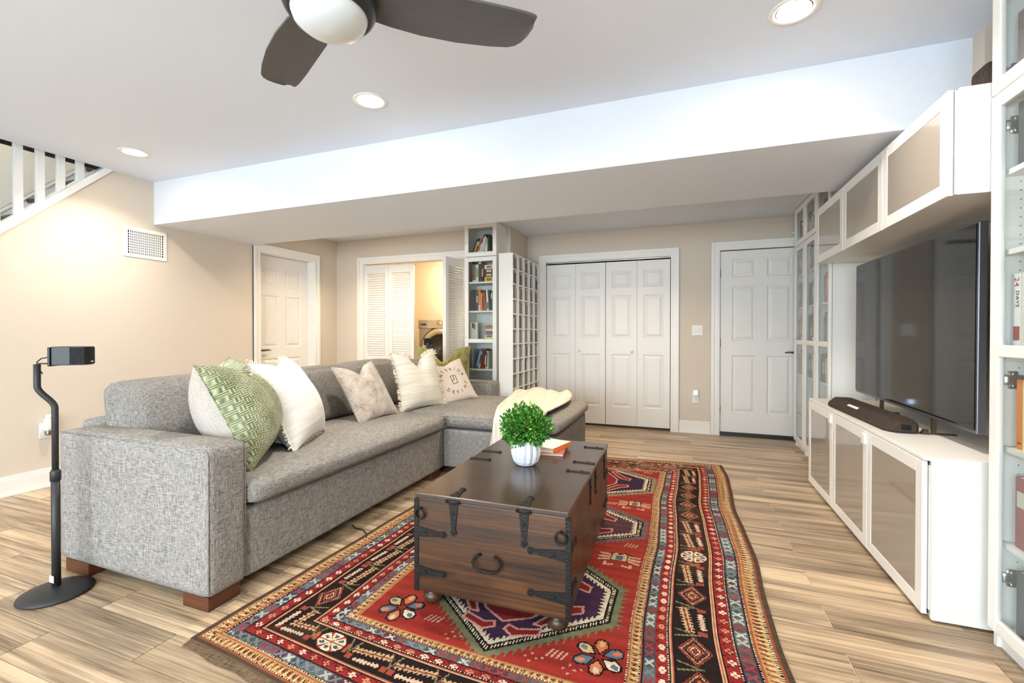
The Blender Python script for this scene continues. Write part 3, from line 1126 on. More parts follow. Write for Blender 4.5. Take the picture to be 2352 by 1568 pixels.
def bookcase(loc, rz, w, shelves, label, group, rail=1.06, hinges=False, doors=True, kx=0.026):
    t = thing('bookcase', loc, label, 'bookcase', group, rz=rz)
    D = 0.28
    sd = MB().box(0, 0.018, 0, D, 0, 2.015).build('side_panel', M['lacquer'], t, local=True)
    q = share(sd, t, (w - 0.018, 0, 0))
    MB().box(0.018, w - 0.018, D - 0.008, D, 0.06, 2.38).build('back_panel', M['inside'], t, local=True)
    MB().box(0.018, w - 0.018, 0.012, 0.03, 0, 0.06).build('plinth', M['lacquer'], t, local=True)
    MB().box(0.018, w - 0.018, 0, D - 0.008, 1.995, 2.015).build('top_panel', M['lacquer'], t, local=True)
    s0 = None
    for z in [0.06] + list(shelves):
        if s0 is None:
            s0 = MB().box(0.018, w - 0.018, 0.006, D - 0.008, 0, 0.019).build('shelf', M['inside'], t, local=True)
            s0.location = (0, 0, z)
        else:
            share(s0, t, (0, 0, z))
    # extension unit on top
    MB().box(0, 0.018, 0, D, 2.018, 2.392).build('side_panel', M['lacquer'], t, local=True)
    MB().box(w - 0.018, w, 0, D, 2.018, 2.392).build('side_panel', M['lacquer'], t, local=True)
    MB().box(0.018, w - 0.018, 0, D - 0.008, 2.018, 2.036).build('shelf', M['inside'], t, local=True)
    MB().box(0.018, w - 0.018, 0, D - 0.008, 2.374, 2.392).build('top_panel', M['lacquer'], t, local=True)

    def door(z0, z1, rail=None, kz=None):
        fr = 0.05
        m = MB()
        m.box(0.002, fr, -0.021, -0.002, z0, z1)
        m.box(w - fr, w - 0.002, -0.021, -0.002, z0, z1)
        m.box(fr, w - fr, -0.021, -0.002, z0, z0 + fr)
        m.box(fr, w - fr, -0.021, -0.002, z1 - fr, z1)
        if rail:
            m.box(fr, w - fr, -0.021, -0.002, rail - 0.022, rail + 0.022)
        d = m.build('door', M['lacquer'], t, local=True, bevel=0.004)
        spans = [(z0 + fr, z1 - fr)] if not rail else [(z0 + fr, rail - 0.022), (rail + 0.022, z1 - fr)]
        for (a, b) in spans:
            MB().box(fr - 0.004, w - fr + 0.004, -0.013, -0.009, a - 0.004, b + 0.004).build('pane', M['glass'], d, local=True)
        if kz:
            MB().lathe([(0.005, 0), (0.005, 0.012), (0.010, 0.016), (0.010, 0.022), (0.0, 0.024)], 12, axis=1)
            kk = MB().lathe([(0.004, 0), (0.004, 0.012), (0.009, 0.016), (0.009, 0.022), (0.0, 0.024)], 12, axis=1).build('knob', M['lacquer'], d, local=True, smooth=True)
            kk.rotation_euler = (0, 0, PI)
            kk.location = (kz[0], -0.021, kz[1])
        return d
    if doors:
        door(0.064, 2.012, rail, (kx, 1.10))
        door(2.018, 2.390, None, (kx, 2.17))
    if hinges:
        for z in (0.26, 0.98, 1.90, 2.09):
            m = MB()
            m.cushion(0.018, 0.030, 0.002, 0.052, -0.016, 0.016, 0.004, n=3)
            m.cushion(0.018, 0.026, 0.014, 0.040, -0.027, 0.027, 0.004, n=3)
            m.cyl((0.024, 0.026, -0.018), (0.032, 0.026, -0.018), 0.006, 10)
            m.cyl((0.024, 0.026, 0.018), (0.032, 0.026, 0.018), 0.006, 10)
            q = m.build('hinge', M['chrome'], t, local=True, smooth=True)
            q.location = (0, 0.005, z)
            q.scale = (1, 1.15, 1.2)
        ph = MB()
        z = 0.16
        while z < 1.95:
            ph.cyl((0.018, 0.055, z), (0.0184, 0.055, z), 0.0022, 6)
            ph.cyl((0.018, 0.235, z), (0.0184, 0.235, z), 0.0022, 6)
            z += 0.032
        q = ph.build('shelf_pin_holes', M['dark'], t, local=True)
        q['kind'] = 'stuff'
    return t


_cov = {}


def cover_mat(rgb):
    k = tuple(rgb)
    if k not in _cov:
        _cov[k] = simple('cover_%d_%d_%d' % k, rgb, 0.5, var=0.08, vscale=40)
    return _cov[k]


PAGES = simple('paper_pages', (226, 216, 194), 0.8, var=0.06, vscale=300)


def book(t, h, d, rgb, band, label, cat_group, kind='book', lab=None):
    """upright book, spine at local y=0 facing -Y, x centred, z from 0"""
    m = MB()
    c = 0.0022
    m.box(-t / 2, t / 2, 0, c * 1.2, 0, h)
    m.box(-t / 2, -t / 2 + c, c, d, 0, h)
    m.box(t / 2 - c, t / 2, c, d, 0, h)
    o = m.build('book', cover_mat(rgb), local=True)
    MB().box(-t / 2 + c, t / 2 - c, c * 1.2, d - 0.004, 0.003, h - 0.003).build('pages', PAGES, o, local=True)
    if band:
        brgb, z0, z1 = band
        MB().box(-t * 0.36, t * 0.36, -0.0006, 0.0004, h * z0, h * z1).build('spine_title', cover_mat(brgb), o, local=True)
    tag(o, label, 'book', cat_group)
    return o


ORD = ['first', 'second', 'third', 'fourth', 'fifth', 'sixth', 'seventh', 'eighth', 'ninth', 'tenth', 'eleventh', 'twelfth', 'thirteenth', 'fourteenth']
CN = {}


def place_books(case, specs, x0, z, shelf_name, case_name, ydepth=0.055, tilt=0.0, bd=0.15):
    x = x0
    mw = Matrix.Translation(case.location) @ Matrix.Rotation(case.rotation_euler[2], 4, 'Z')
    for i, sp_ in enumerate(specs):
        t, h, rgb, cname, band = sp_[:5]
        tl = sp_[5] if len(sp_) > 5 else tilt
        lab = '%s book, %s along the %s of the %s' % (cname, ORD[i], shelf_name, case_name)
        o = book(t, h, bd, rgb, band, lab, 'books in the %s' % case_name)
        a = math.radians(tl)
        # tilt leans the top towards +x about the lower corner
        off = t * math.cos(a)
        px = x + off / 2
        R = Matrix.Rotation(a, 4, 'Y')
        lift = abs(math.sin(a)) * t / 2
        o.matrix_world = mw @ Matrix.Translation((px, ydepth, z + lift + 0.0005)) @ R
        x += t / max(0.5, math.cos(a)) + 0.0015
    return x


def flat_book(case, x, z, L, t, d, rgb, label, ydepth=0.05, edge=None):
    """book lying flat, long side along the shelf"""
    mw = Matrix.Translation(case.location) @ Matrix.Rotation(case.rotation_euler[2], 4, 'Z')
    m = MB()
    c = 0.002
    m.box(-L / 2, L / 2, 0, d, 0, c)
    m.box(-L / 2, L / 2, 0, d, t - c, t)
    m.box(-L / 2, L / 2, 0, c, c, t - c)
    o = m.build('book', cover_mat(rgb), local=True)
    MB().box(-L / 2 + 0.004, L / 2 - 0.004, c, d - 0.004, c, t - c).build('pages', PAGES, o, local=True)
    if edge:
        MB().box(-L * 0.3, L * 0.2, -0.0006, 0.0004, t * 0.25, t * 0.75).build('spine_title', cover_mat(edge), o, local=True)
    tag(o, label, 'book', 'books lying flat in the corner bookcase')
    o.matrix_world = mw @ Matrix.Translation((x, ydepth, z + 0.0005))
    return o


K, Wt, CR = (34, 30, 28), (228, 224, 214), (216, 204, 176)
# --- middle bookcase at the end of the laundry wall
bc1 = bookcase((-2.352, 4.72, 0), 0, 0.40, [0.40, 0.722, 1.055, 1.385, 1.715], 'tall narrow glass-door bookcase between the laundry closet and disc towers', 'white bookcases', rail=1.06)
cn = 'corner bookcase'
dkg = (60, 54, 46)
place_books(bc1, [(0.018, 0.20, K, 'black', None, 18), (0.020, 0.21, K, 'black', ((206, 190, 70), .05, .8), 16), (0.016, 0.20, (40, 34, 30), 'dark brown', (CR, .6, .85), 15),
                  (0.022, 0.21, (206, 92, 52), 'orange red', (CR, .1, .3), 15), (0.020, 0.20, (52, 46, 40), 'dark', (Wt, .2, .7), 14),
                  (0.022, 0.24, (44, 42, 40), 'black', (Wt, .1, .85), 11), (0.022, 0.245, (36, 34, 32), 'black', (Wt, .1, .9), 9), (0.022, 0.235, (58, 52, 44), 'grey', (Wt, .2, .85), 8),
                  (0.022, 0.235, (40, 38, 36), 'charcoal', (Wt, .1, .8), 2), (0.024, 0.24, (44, 40, 36), 'charcoal', None, 0)], 0.055, 2.036, 'top compartment', cn)
place_books(bc1, [(0.010, 0.24, (60, 50, 90), 'violet', None), (0.020, 0.205, (188, 58, 44), 'red', (Wt, .0, .12)), (0.022, 0.205, (52, 150, 74), 'green', (Wt, .0, .12)), (0.030, 0.205, Wt, 'white', ((150, 140, 120), .3, .8)),
                  (0.036, 0.235, (66, 54, 46), 'thick brown', (Wt, .9, 1.0)), (0.026, 0.215, (58, 46, 38), 'dark brown', ((200, 150, 110), .3, .7))], 0.055, 1.734, 'second shelf', cn)
# food-photo box set lying in front
flat_book(bc1, 0.282, 1.734, 0.125, 0.055, 0.12, (226, 176, 62), 'yellow boxed book under the dark cookbook stack', edge=(150, 110, 30))
flat_book(bc1, 0.282, 1.789, 0.125, 0.045, 0.12, (70, 52, 40), 'dark brown cookbook lying on the yellow boxed book', edge=(220, 190, 150))
flat_book(bc1, 0.282, 1.834, 0.125, 0.045, 0.12, (58, 46, 38), 'dark cookbook with pale spine lettering, upper in its pile', edge=(226, 206, 170))
flat_book(bc1, 0.282, 1.879, 0.125, 0.048, 0.12, (226, 214, 196), 'cream book topping the cookbook pile', edge=(190, 90, 60))
place_books(bc1, [(0.030, 0.245, (70, 66, 52), 'olive black', None), (0.022, 0.243, (60, 56, 48), 'olive brown', None), (0.030, 0.243, (82, 84, 90), 'slate grey', ((180, 180, 180), .4, .7)),
                  (0.026, 0.245, (226, 128, 62), 'orange', (Wt, 0, .26)), (0.018, 0.205, (228, 150, 82), 'light orange', None), (0.020, 0.21, (166, 72, 50), 'rust red', ((120, 50, 40), .2, .8)),
                  (0.016, 0.21, (178, 66, 46), 'brick red', None), (0.008, 0.205, (206, 128, 70), 'tan', None), (0.012, 0.24, (60, 58, 40), 'dark olive', None, -3), (0.022, 0.24, (222, 222, 206), 'pale', ((90, 110, 70), .1, .4), -4), (0.020, 0.235, (50, 62, 52), 'dark green', None, -3), (0.020, 0.23, (70, 74, 80), 'grey', (Wt, .6, .85))], 0.055, 1.404, 'third shelf', cn)
# fourth compartment: face-out book and flat pile
o = book(0.026, 0.20, 0.10, (222, 216, 202), None, 'cream book standing face out on the fourth shelf of the corner bookcase', 'books in the corner bookcase')
o.matrix_world = Matrix.Translation((-2.352 + 0.125, 4.80, 1.0745)) @ Matrix.Rotation(math.radians(90), 4, 'Z') @ Matrix.Translation((0, -0.0, 0))
MB().box(-0.015, -0.0132, 0.03, 0.05, 0.12, 0.18).build('cover_emblem', cover_mat((60, 50, 40)), o, local=True)
# spine of that book
o2 = book(0.026, 0.20, 0.14, (214, 206, 190), ((60, 50, 44), .65, .95), 'pale spined book beside the face-out cream book', 'books in the corner bookcase')
o2.matrix_world = Matrix.Translation((-2.352 + 0.072, 4.775, 1.0745))
zf = 1.0745
for i, (L, t, rgb, nm, ed) in enumerate([(0.125, 0.022, (226, 206, 130), 'yellow', None), (0.118, 0.030, (206, 198, 180), 'cream', (90, 80, 70)), (0.108, 0.014, (104, 108, 128), 'blue grey', None), (0.110, 0.012, (120, 118, 130), 'pale slate', None),
                                      (0.108, 0.016, (150, 62, 66), 'crimson', None), (0.095, 0.018, (226, 214, 206), 'white', None), (0.120, 0.024, (176, 142, 112), 'tan', None), (0.140, 0.012, (120, 90, 62), 'brown', None), (0.140, 0.012, (204, 186, 150), 'beige', (100, 80, 60))]):
    flat_book(bc1, 0.285, zf, L, t, 0.15, rgb, '%s book, %s from the bottom of the flat pile in the corner bookcase' % (nm, ORD[i]), edge=ed)
    zf += t + 0.0008
place_books(bc1, [(0.022, 0.225, (140, 160, 176), 'pale blue', None, 0), (0.020, 0.22, (86, 70, 62), 'dark brown', None, 18), (0.034, 0.225, (56, 110, 176), 'bright blue', ((140, 180, 220), .1, .9), 14), (0.022, 0.20, (214, 212, 204), 'white', ((70, 60, 60), .3, .8), 10),
                  (0.012, 0.20, (70, 50, 46), 'brown', None, 8), (0.034, 0.225, (176, 48, 40), 'scarlet', ((120, 24, 20), .1, .9), 7), (0.014, 0.22, (48, 34, 32), 'black', (Wt, .2, .7), 5), (0.024, 0.205, (224, 220, 208), 'white', ((120, 110, 100), .1, .9), 2), (0.014, 0.20, (200, 196, 180), 'cream', None, 0)], 0.058, 0.741, 'shelf below the cross rail', cn, bd=0.14)
place_books(bc1, [(0.016, 0.15, (60, 58, 58), 'black', None), (0.018, 0.15, (120, 118, 118), 'grey', None), (0.030, 0.16, (150, 150, 150), 'light grey', None), (0.018, 0.14, (70, 68, 66), 'dark grey', None), (0.026, 0.13, (170, 166, 160), 'silver grey', None), (0.022, 0.15, (96, 96, 98), 'steel grey', None), (0.022, 0.18, (120, 122, 106), 'moss grey', None), (0.026, 0.16, (132, 134, 140), 'cool grey', None), (0.022, 0.15, (80, 78, 78), 'smoke grey', None)], 0.06, 0.419, 'lowest visible shelf', cn, bd=0.13)

# --- three bookcases beyond the television, facing the room (-x)
BX = 1.081
flab = ['tall glass-door bookcase touching the television bay', 'tall glass-door bookcase in the middle of the far three', 'tall glass-door bookcase beside the entry door']
far_shelves = [0.40, 0.722, 1.055, 1.385, 1.715]
palette = [((196, 190, 178), 'cream'), ((120, 112, 104), 'taupe'), ((86, 82, 78), 'grey'), ((168, 160, 148), 'beige'), ((104, 98, 90), 'dark taupe'), ((214, 210, 202), 'white'), ((140, 122, 100), 'tan'), ((70, 62, 58), 'black'), ((150, 150, 150), 'silver'), ((124, 96, 78), 'brown')]
for i in range(3):
    yb = 4.172 + 0.402 * i + 0.40
    bc = bookcase((BX, yb, 0), -PI / 2, 0.40, far_shelves, flab[i], 'white bookcases', rail=1.06)
    # local x runs towards -y; x=0.4 is the end nearest the camera
    names = ['bookcase by the television', 'middle far bookcase', 'bookcase by the entry door'][i]
    for zi, (z, nm) in enumerate([(1.734, 'second shelf'), (1.404, 'third shelf'), (1.074, 'fourth shelf'), (0.741, 'fifth shelf'), (2.036, 'top compartment')]):
        if i == 0 and zi == 1:
            sp_ = [(0.03, 0.20, (206, 204, 198), 'white', None), (0.05, 0.22, (140, 132, 122), 'grey', None), (0.026, 0.24, (196, 74, 60), 'red', (Wt, .2, .5)), (0.024, 0.235, (206, 84, 66), 'coral red', (Wt, .5, .8)), (0.03, 0.21, (176, 96, 80), 'faded red', None)]
            place_books(bc, sp_, 0.095, z, nm, names, ydepth=0.010)
            continue
        if i == 0 and zi == 2:
            sp_ = [(0.03, 0.21, (200, 196, 190), 'white', None), (0.03, 0.20, (110, 108, 104), 'grey', None), (0.034, 0.245, (92, 116, 84), 'green', ((150, 160, 130), .2, .6)), (0.03, 0.24, (110, 122, 100), 'sage', None), (0.03, 0.23, (160, 150, 130), 'beige', None)]
            place_books(bc, sp_, 0.09, z, nm, names, ydepth=0.010)
            continue
        sp_ = []
        tot = 0.0
        used = 0
        while used < 9:
            t = random.uniform(0.024, 0.045)
            if tot + t > 0.34:
                break
            rgb, cnm = palette[random.randrange(len(palette))]
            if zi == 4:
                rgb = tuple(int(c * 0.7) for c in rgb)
            sp_.append((t, random.uniform(0.19, 0.255), rgb, cnm, (Wt, .3, .7) if random.random() < 0.4 else None))
            tot += t + 0.0015
            used += 1
        place_books(bc, sp_, 0.03 if i else 0.05, z, nm, names, ydepth=random.uniform(0.010, 0.022))

# --- near bookcase, first door only in view
bc5 = bookcase((1.081, 2.200, 0), -PI / 2, 0.40, [0.375, 0.722, 1.055, 1.43, 1.715], 'tall glass-door bookcase nearest the camera beside the low cabinets', 'white bookcases', rail=1.085, hinges=True, kx=0.374)
nm5 = 'near bookcase'


def spine_text(o, s, size, rgb, x, z, flip=False):
    vs, fs = text_mesh(s, size)
    m = MB()
    # rotate so that text reads downwards on the spine (local XZ plane, facing -Y)
    vv = [(x + v[1], -0.0009, z - v[0]) for v in vs]
    m.add(vv, fs)
    m.build('lettering', cover_mat(rgb), o, local=True)


def near_book(x, z, t, h, d, rgb, label, band=None, yd=0.022):
    o = book(t, h, d, rgb, band, label, 'books in the near bookcase')
    mw = Matrix.Translation(bc5.location) @ Matrix.Rotation(bc5.rotation_euler[2], 4, 'Z')
    o.matrix_world = mw @ Matrix.Translation((x + t / 2, yd, z + 0.0005))
    return o


o = near_book(0.066, 1.734, 0.045, 0.225, 0.16, (58, 60, 62), 'thick dark book with pale lettering on the upper shelf nearest the camera')
near_book(0.113, 1.734, 0.05, 0.23, 0.16, (84, 80, 74), 'charcoal book beside the thick dark book nearest the camera')
o = near_book(0.042, 1.085, 0.045, 0.275, 0.16, (222, 226, 226), 'white book reading 24 DAYS on its spine', ((150, 60, 52), .14, .32))
spine_text(o, '24', 0.034, (170, 40, 56), 0.0, 0.245)
spine_text(o, 'DAYS', 0.024, (40, 44, 50), 0.004, 0.185)
o = near_book(0.089, 1.085, 0.038, 0.275, 0.16, (216, 214, 204), 'cream book titled THE MYTH OF RATIONAL MARKET')
spine_text(o, 'THE MYTH OF RATIONAL MARKET', 0.0155, (110, 96, 84), 0.0, 0.15)
near_book(0.129, 1.085, 0.045, 0.25, 0.16, (200, 196, 188), 'plain pale book right after the cream market book', None)
o = near_book(0.070, 0.741, 0.028, 0.245, 0.16, (224, 132, 48), 'orange paperback standing just below the near cross rail', ((70, 44, 30), .08, .1))
o = near_book(0.100, 0.741, 0.032, 0.245, 0.16, (224, 216, 168), 'pale yellow book beside the orange paperback')
near_book(0.134, 0.741, 0.05, 0.24, 0.16, (170, 150, 120), 'tan book beside the pale yellow one')
o = near_book(0.068, 0.394, 0.058, 0.25, 0.17, (140, 58, 62), 'thick maroon book with a grey picture band on its spine', ((190, 190, 176), .58, .80))
near_book(0.128, 0.394, 0.05, 0.24, 0.17, (120, 96, 84), 'brown book beside the thick maroon one')
o = near_book(0.078, 0.079, 0.060, 0.235, 0.18, (66, 68, 72), 'thick charcoal book on the bottom shelf nearest the camera')
near_book(0.140, 0.079, 0.05, 0.22, 0.18, (90, 88, 86), 'grey book beside the thick charcoal one on the bottom shelf')
near_book(0.06, 2.036, 0.05, 0.24, 0.16, (120, 104, 92), 'brown book in the top compartment nearest the camera')

# ================================================================== DISC TOWERS
ty0, ty1 = 4.612, 5.575
tw = (ty1 - ty0) / 5
CDS = [(120, 120, 124), (86, 84, 84), (150, 150, 152), (104, 112, 130), (70, 66, 62), (96, 104, 118), (136, 128, 118), (60, 60, 64), (160, 160, 158), (112, 92, 80)]
cdm = [simple('disc_case_%d' % i, tuple(min(235, int(v * 1.22)) for v in c), 0.25, spec=0.6) for i, c in enumerate(CDS)]
for i in range(5):
    y0 = ty0 + i * tw
    t = thing('disc_tower', (-1.81, y0 + tw / 2, 0), 'narrow white disc tower, %s of five from the sofa' % ORD[i], 'shelf', 'disc towers along the short wall')
    X0, X1 = -1.890, -1.727
    a, b = y0 + 0.0005, y0 + tw - 0.0005
    MB().box(X0, X1, a, a + 0.013, 0, 2.02).build('side_panel', M['lacquer'], t)
    MB().box(X0, X1, b - 0.013, b, 0, 2.02).build('side_panel', M['lacquer'], t)
    MB().box(X0, X0 + 0.008, a + 0.013, b - 0.013, 0, 2.02).build('back_panel', M['inside'], t)
    s0 = None
    nsh = 13
    for k in range(nsh):
        z = 0.04 + k * (2.02 - 0.04 - 0.012) / (nsh - 1)
        if s0 is None:
            s0 = MB().box(X0 + 0.008, X1 - 0.002, a + 0.013, b - 0.013, z, z + 0.012).build('shelf', M['lacquer'], t)
            zb = z
        else:
            share(s0, t, (0, 0, z - zb))
    m = MB()
    me_idx = []
    pitch = (2.02 - 0.052) / (nsh - 1)
    for k in range(nsh - 1):
        z = 0.052 + k * pitch
        y = a + 0.015
        while y < b - 0.026:
            tk_ = random.choice([0.0095, 0.0095, 0.0095, 0.006, 0.018])
            if random.random() < 0.05:
                y += 0.008
                continue
            dx = random.uniform(0, 0.012)
            hh = 0.122 if random.random() < 0.9 else 0.115
            n0 = len(m.f)
            m.box(X0 + 0.010, X1 - 0.018 - dx, y, y + tk_, z + 0.0004, z + hh)
            mi = random.randrange(len(CDS))
            if 4 <= k <= 6 and random.random() < 0.5:
                mi = 3 if random.random() < .6 else 5
            me_idx += [mi] * (len(m.f) - n0)
            y += tk_ + 0.0008
    o = m.build('disc_cases', None)
    for mm in cdm:
        o.data.materials.append(mm)
    o.data.polygons.foreach_set('material_index', me_idx)
    tag(o, 'rows of disc cases filling the %s disc tower from the sofa' % ORD[i], 'discs', 'disc cases in the towers', 'stuff')

# ================================================================== WASHER
wa = thing('washing_machine', (-2.98, 5.55, 0), 'champagne front-loading washer inside the laundry closet', 'washer')
wx0, wx1, wy0, wz = -3.30, -2.62, 5.22, 1.335
MB().box(wx0, wx1, wy0 + 0.02, 5.95, 0.30, wz).build('body', M['washer'], wa, bevel=0.02, seg=3)
MB().box(wx0 + 0.01, wx1 - 0.01, wy0 + 0.04, 5.95, 0.0, 0.30).build('pedestal', M['washer'], wa, bevel=0.01)
m = MB().prism([(wy0 + 0.02, 1.205), (wy0 + 0.0, 1.215), (wy0 + 0.012, 1.32), (wy0 + 0.04, 1.335), (wy0 + 0.06, 1.205)], 0, wx0 + 0.004, wx1 - 0.004)
m.build('control_panel', M['washer'], wa)
MB().lathe([(0.052, 0), (0.050, 0.012), (0.040, 0.016), (0.038, 0.030), (0.0, 0.032)], 24, axis=1).build('dial', M['washer_ring'], wa, local=True, smooth=True).location = (-2.965 + 2.98, wy0 + 0.004 - 5.55, 1.272)
wa.children[-1].rotation_euler = (0, 0, PI)
MB().box(wx0 + 0.045, wx0 + 0.125, wy0 - 0.002, wy0 + 0.004, 1.252, 1.272).build('detergent_slot', M['black'], wa, bevel=0.004)
MB().box(-2.88, -2.70, wy0 - 0.001, wy0 + 0.004, 1.245, 1.315).build('display', M['black'], wa)
cx_, cz_ = -2.97, 0.93
dr = MB().lathe([(0.285, 0.0), (0.285, 0.02), (0.262, 0.045), (0.235, 0.05), (0.205, 0.035), (0.195, 0.0)], 48, axis=1).build('door_ring', M['washer_ring'], wa, local=True, smooth=True)
dr.rotation_euler = (0, 0, PI)
dr.location = (cx_ + 2.98, wy0 + 0.02 - 5.55, cz_)
m = MB().lathe([(0.30, 0.0), (0.30, 0.006), (0.282, 0.008), (0.282, 0.0)], 48, axis=1).build('door_seal', M['dark'], wa, local=True, smooth=True)
m.rotation_euler = (0, 0, PI)
m.location = (cx_ + 2.98, wy0 + 0.02 - 5.55, cz_)
m = MB().lathe([(0.0, 0.012), (0.10, 0.014), (0.17, 0.020), (0.20, 0.026)], 48, axis=1).build('drum_glass', M['drum'], wa, local=True, smooth=True)
m.rotation_euler = (0, 0, PI)
m.location = (cx_ + 2.98, wy0 + 0.02 - 5.55, cz_)

# ================================================================== SOFA
sofa = thing('sectional_sofa', (-2.3, 2.9, 0), 'grey tweed chaise sectional sofa with low wooden feet', 'sofa')
SM = M['sofa']


def soft(name, *a, parent=sofa, mat=SM, **k):
    return MB().cushion(*a, **k).build(name, mat, parent, smooth=True)


soft('arm', -2.84, -1.80, 1.285, 1.465, 0.06, 0.68, 0.028, puff=(0.004, 0.004, 0.006), n=14)
soft('arm', -2.84, -1.87, 4.405, 4.585, 0.06, 0.635, 0.035, puff=(0.004, 0.004, 0.006), n=12)
soft('back_frame', -2.975, -2.775, 1.44, 4.585, 0.06, 0.705, 0.03, n=12)
soft('base', -2.78, -1.812, 1.46, 3.262, 0.06, 0.372, 0.018, n=12)
soft('chaise_base', -2.78, -0.893, 3.266, 4.44, 0.06, 0.372, 0.022, n=12)


for (x1, ya_, yb_, zz_) in ((-1.806, 1.292, 1.459, 0.671), (-1.876, 4.412, 4.578, 0.626)):
    for yy in (ya_, yb_):
        pts = [(-2.82, yy, zz_), (x1 - 0.03, yy, zz_)]
        for k in range(1, 5):
            a = k * PI / 8
            pts.append((x1 - 0.03 + 0.03 * math.sin(a), yy, zz_ - 0.03 + 0.03 * math.cos(a)))
        pts.append((x1, yy, 0.08))
        MB().tube(pts, 0.0035, 6).build('piping', SM, sofa, smooth=True)


def seatwarp(q, p):
    # crowned bench cushion, rounded end
    q = list(q)
    if p[1] > 0.8 and p[0] > 0.6:
        q[0] -= 0.05 * ((p[1] - 0.8) / 0.2) ** 2 * (p[0] - 0.6) / 0.4
    return q


seat = soft('seat_cushion', -2.52, -1.762, 1.468, 3.258, 0.385, 0.490, 0.040, puff=(0.012, 0.0, 0.022), n=22, warp=seatwarp)
ch = soft('chaise_cushion', -2.52, -0.862, 3.262, 4.41, 0.385, 0.490, 0.045, puff=(0.015, 0.006, 0.026), n=22)


def piping(parent, x0, x1, y0, y1, z, r, xp=0.0):
    pts = []
    n = 8
    for (cx, cy, a0) in ((x1 - r, y1 - r, 0), (x0 + r, y1 - r, 90), (x0 + r, y0 + r, 180), (x1 - r, y0 + r, 270)):
        for k in range(n + 1):
            a = math.radians(a0 + 90 * k / n)
            pts.append((cx + r * math.cos(a), cy + r * math.sin(a), z))
    return MB().tube(pts, 0.0032, 6, closed=True).build('piping', SM, parent, smooth=True)


piping(seat, -2.52, -1.773, 1.470, 3.250, 0.474, 0.045)
piping(seat, -2.52, -1.773, 1.470, 3.250, 0.402, 0.045)
piping(ch, -2.52, -0.874, 3.268, 4.405, 0.474, 0.05)
piping(ch, -2.52, -0.874, 3.268, 4.405, 0.402, 0.05)


def backwarp(lean, sag):
    def w(q, p):
        q = list(q)
        q[0] -= lean * (q[2])
        q[2] -= sag * (abs(p[1]) ** 3) * max(0, p[2]) * 0.6
        q[2] += 0.008 * math.sin(5 * q[1] + 9 * q[0])
        return q
    return w


for (ya, yb_, zt, sg) in ((1.44, 2.27, 0.905, 0.02), (2.275, 3.03, 0.885, 0.03), (3.035, 3.70, 0.900, 0.035), (3.705, 4.40, 0.870, 0.03)):
    c = soft('back_cushion', -2.78, -2.53, ya, yb_, 0.475, zt, 0.055, puff=(0.045, 0.012, 0.010), n=16, warp=backwarp(0.16, sg))
for (xa, xb, ya, yb_) in ((-1.975, -1.822, 1.300, 1.445), (-2.80, -2.62, 1.295, 1.44), (-1.975, -1.83, 3.08, 3.22), (-1.05, -0.915, 3.30, 3.44), (-1.05, -0.915, 4.28, 4.42), (-2.90, -2.75, 4.42, 4.56)):
    MB().box(xa, xb, ya, yb_, 0, 0.062).build('foot', M['footwood'], sofa, bevel=0.004)

# ================================================================== PILLOWS


def pillow_fn(w, h, t, chop, pinch=0.10, cw=0.34, slump=0.0):
    def f(u, v, s):
        x = w / 2 * u * (1 - pinch * (1 - v * v))
        y = h / 2 * v * (1 - pinch * (1 - u * u))
        k = max(0.0, (v + 0.35) / 1.35)
        g = math.exp(-(u / cw) ** 2)
        y -= chop * g * k * k
        th = (max(0, 1 - u ** 2) * max(0, 1 - v ** 2)) ** 0.5
        th *= 1 - 0.18 * g * k
        z = s * t / 2 * th
        y -= slump * (1 - v) * 0.5 * (1 - u * u)
        z += 0.006 * math.sin(7 * u + 3 * v) * th
        return (x, y, z)
    return f


def pillow_matrix(base, az, lean, roll, h, sink=0.0):
    a = math.radians(az)
    l = math.radians(lean)
    n = Vector((math.cos(a), math.sin(a), 0))
    up = Vector((0, 0, 1))
    r = up.cross(n)
    up2 = up * math.cos(l) - n * math.sin(l)
    n2 = n * math.cos(l) + up * math.sin(l)
    R = Matrix((r, up2, n2)).transposed().to_4x4()
    Rr = Matrix.Rotation(math.radians(roll), 4, 'Z')
    return Matrix.Translation(base) @ R @ Rr @ Matrix.Translation((0, h / 2 - sink, 0))


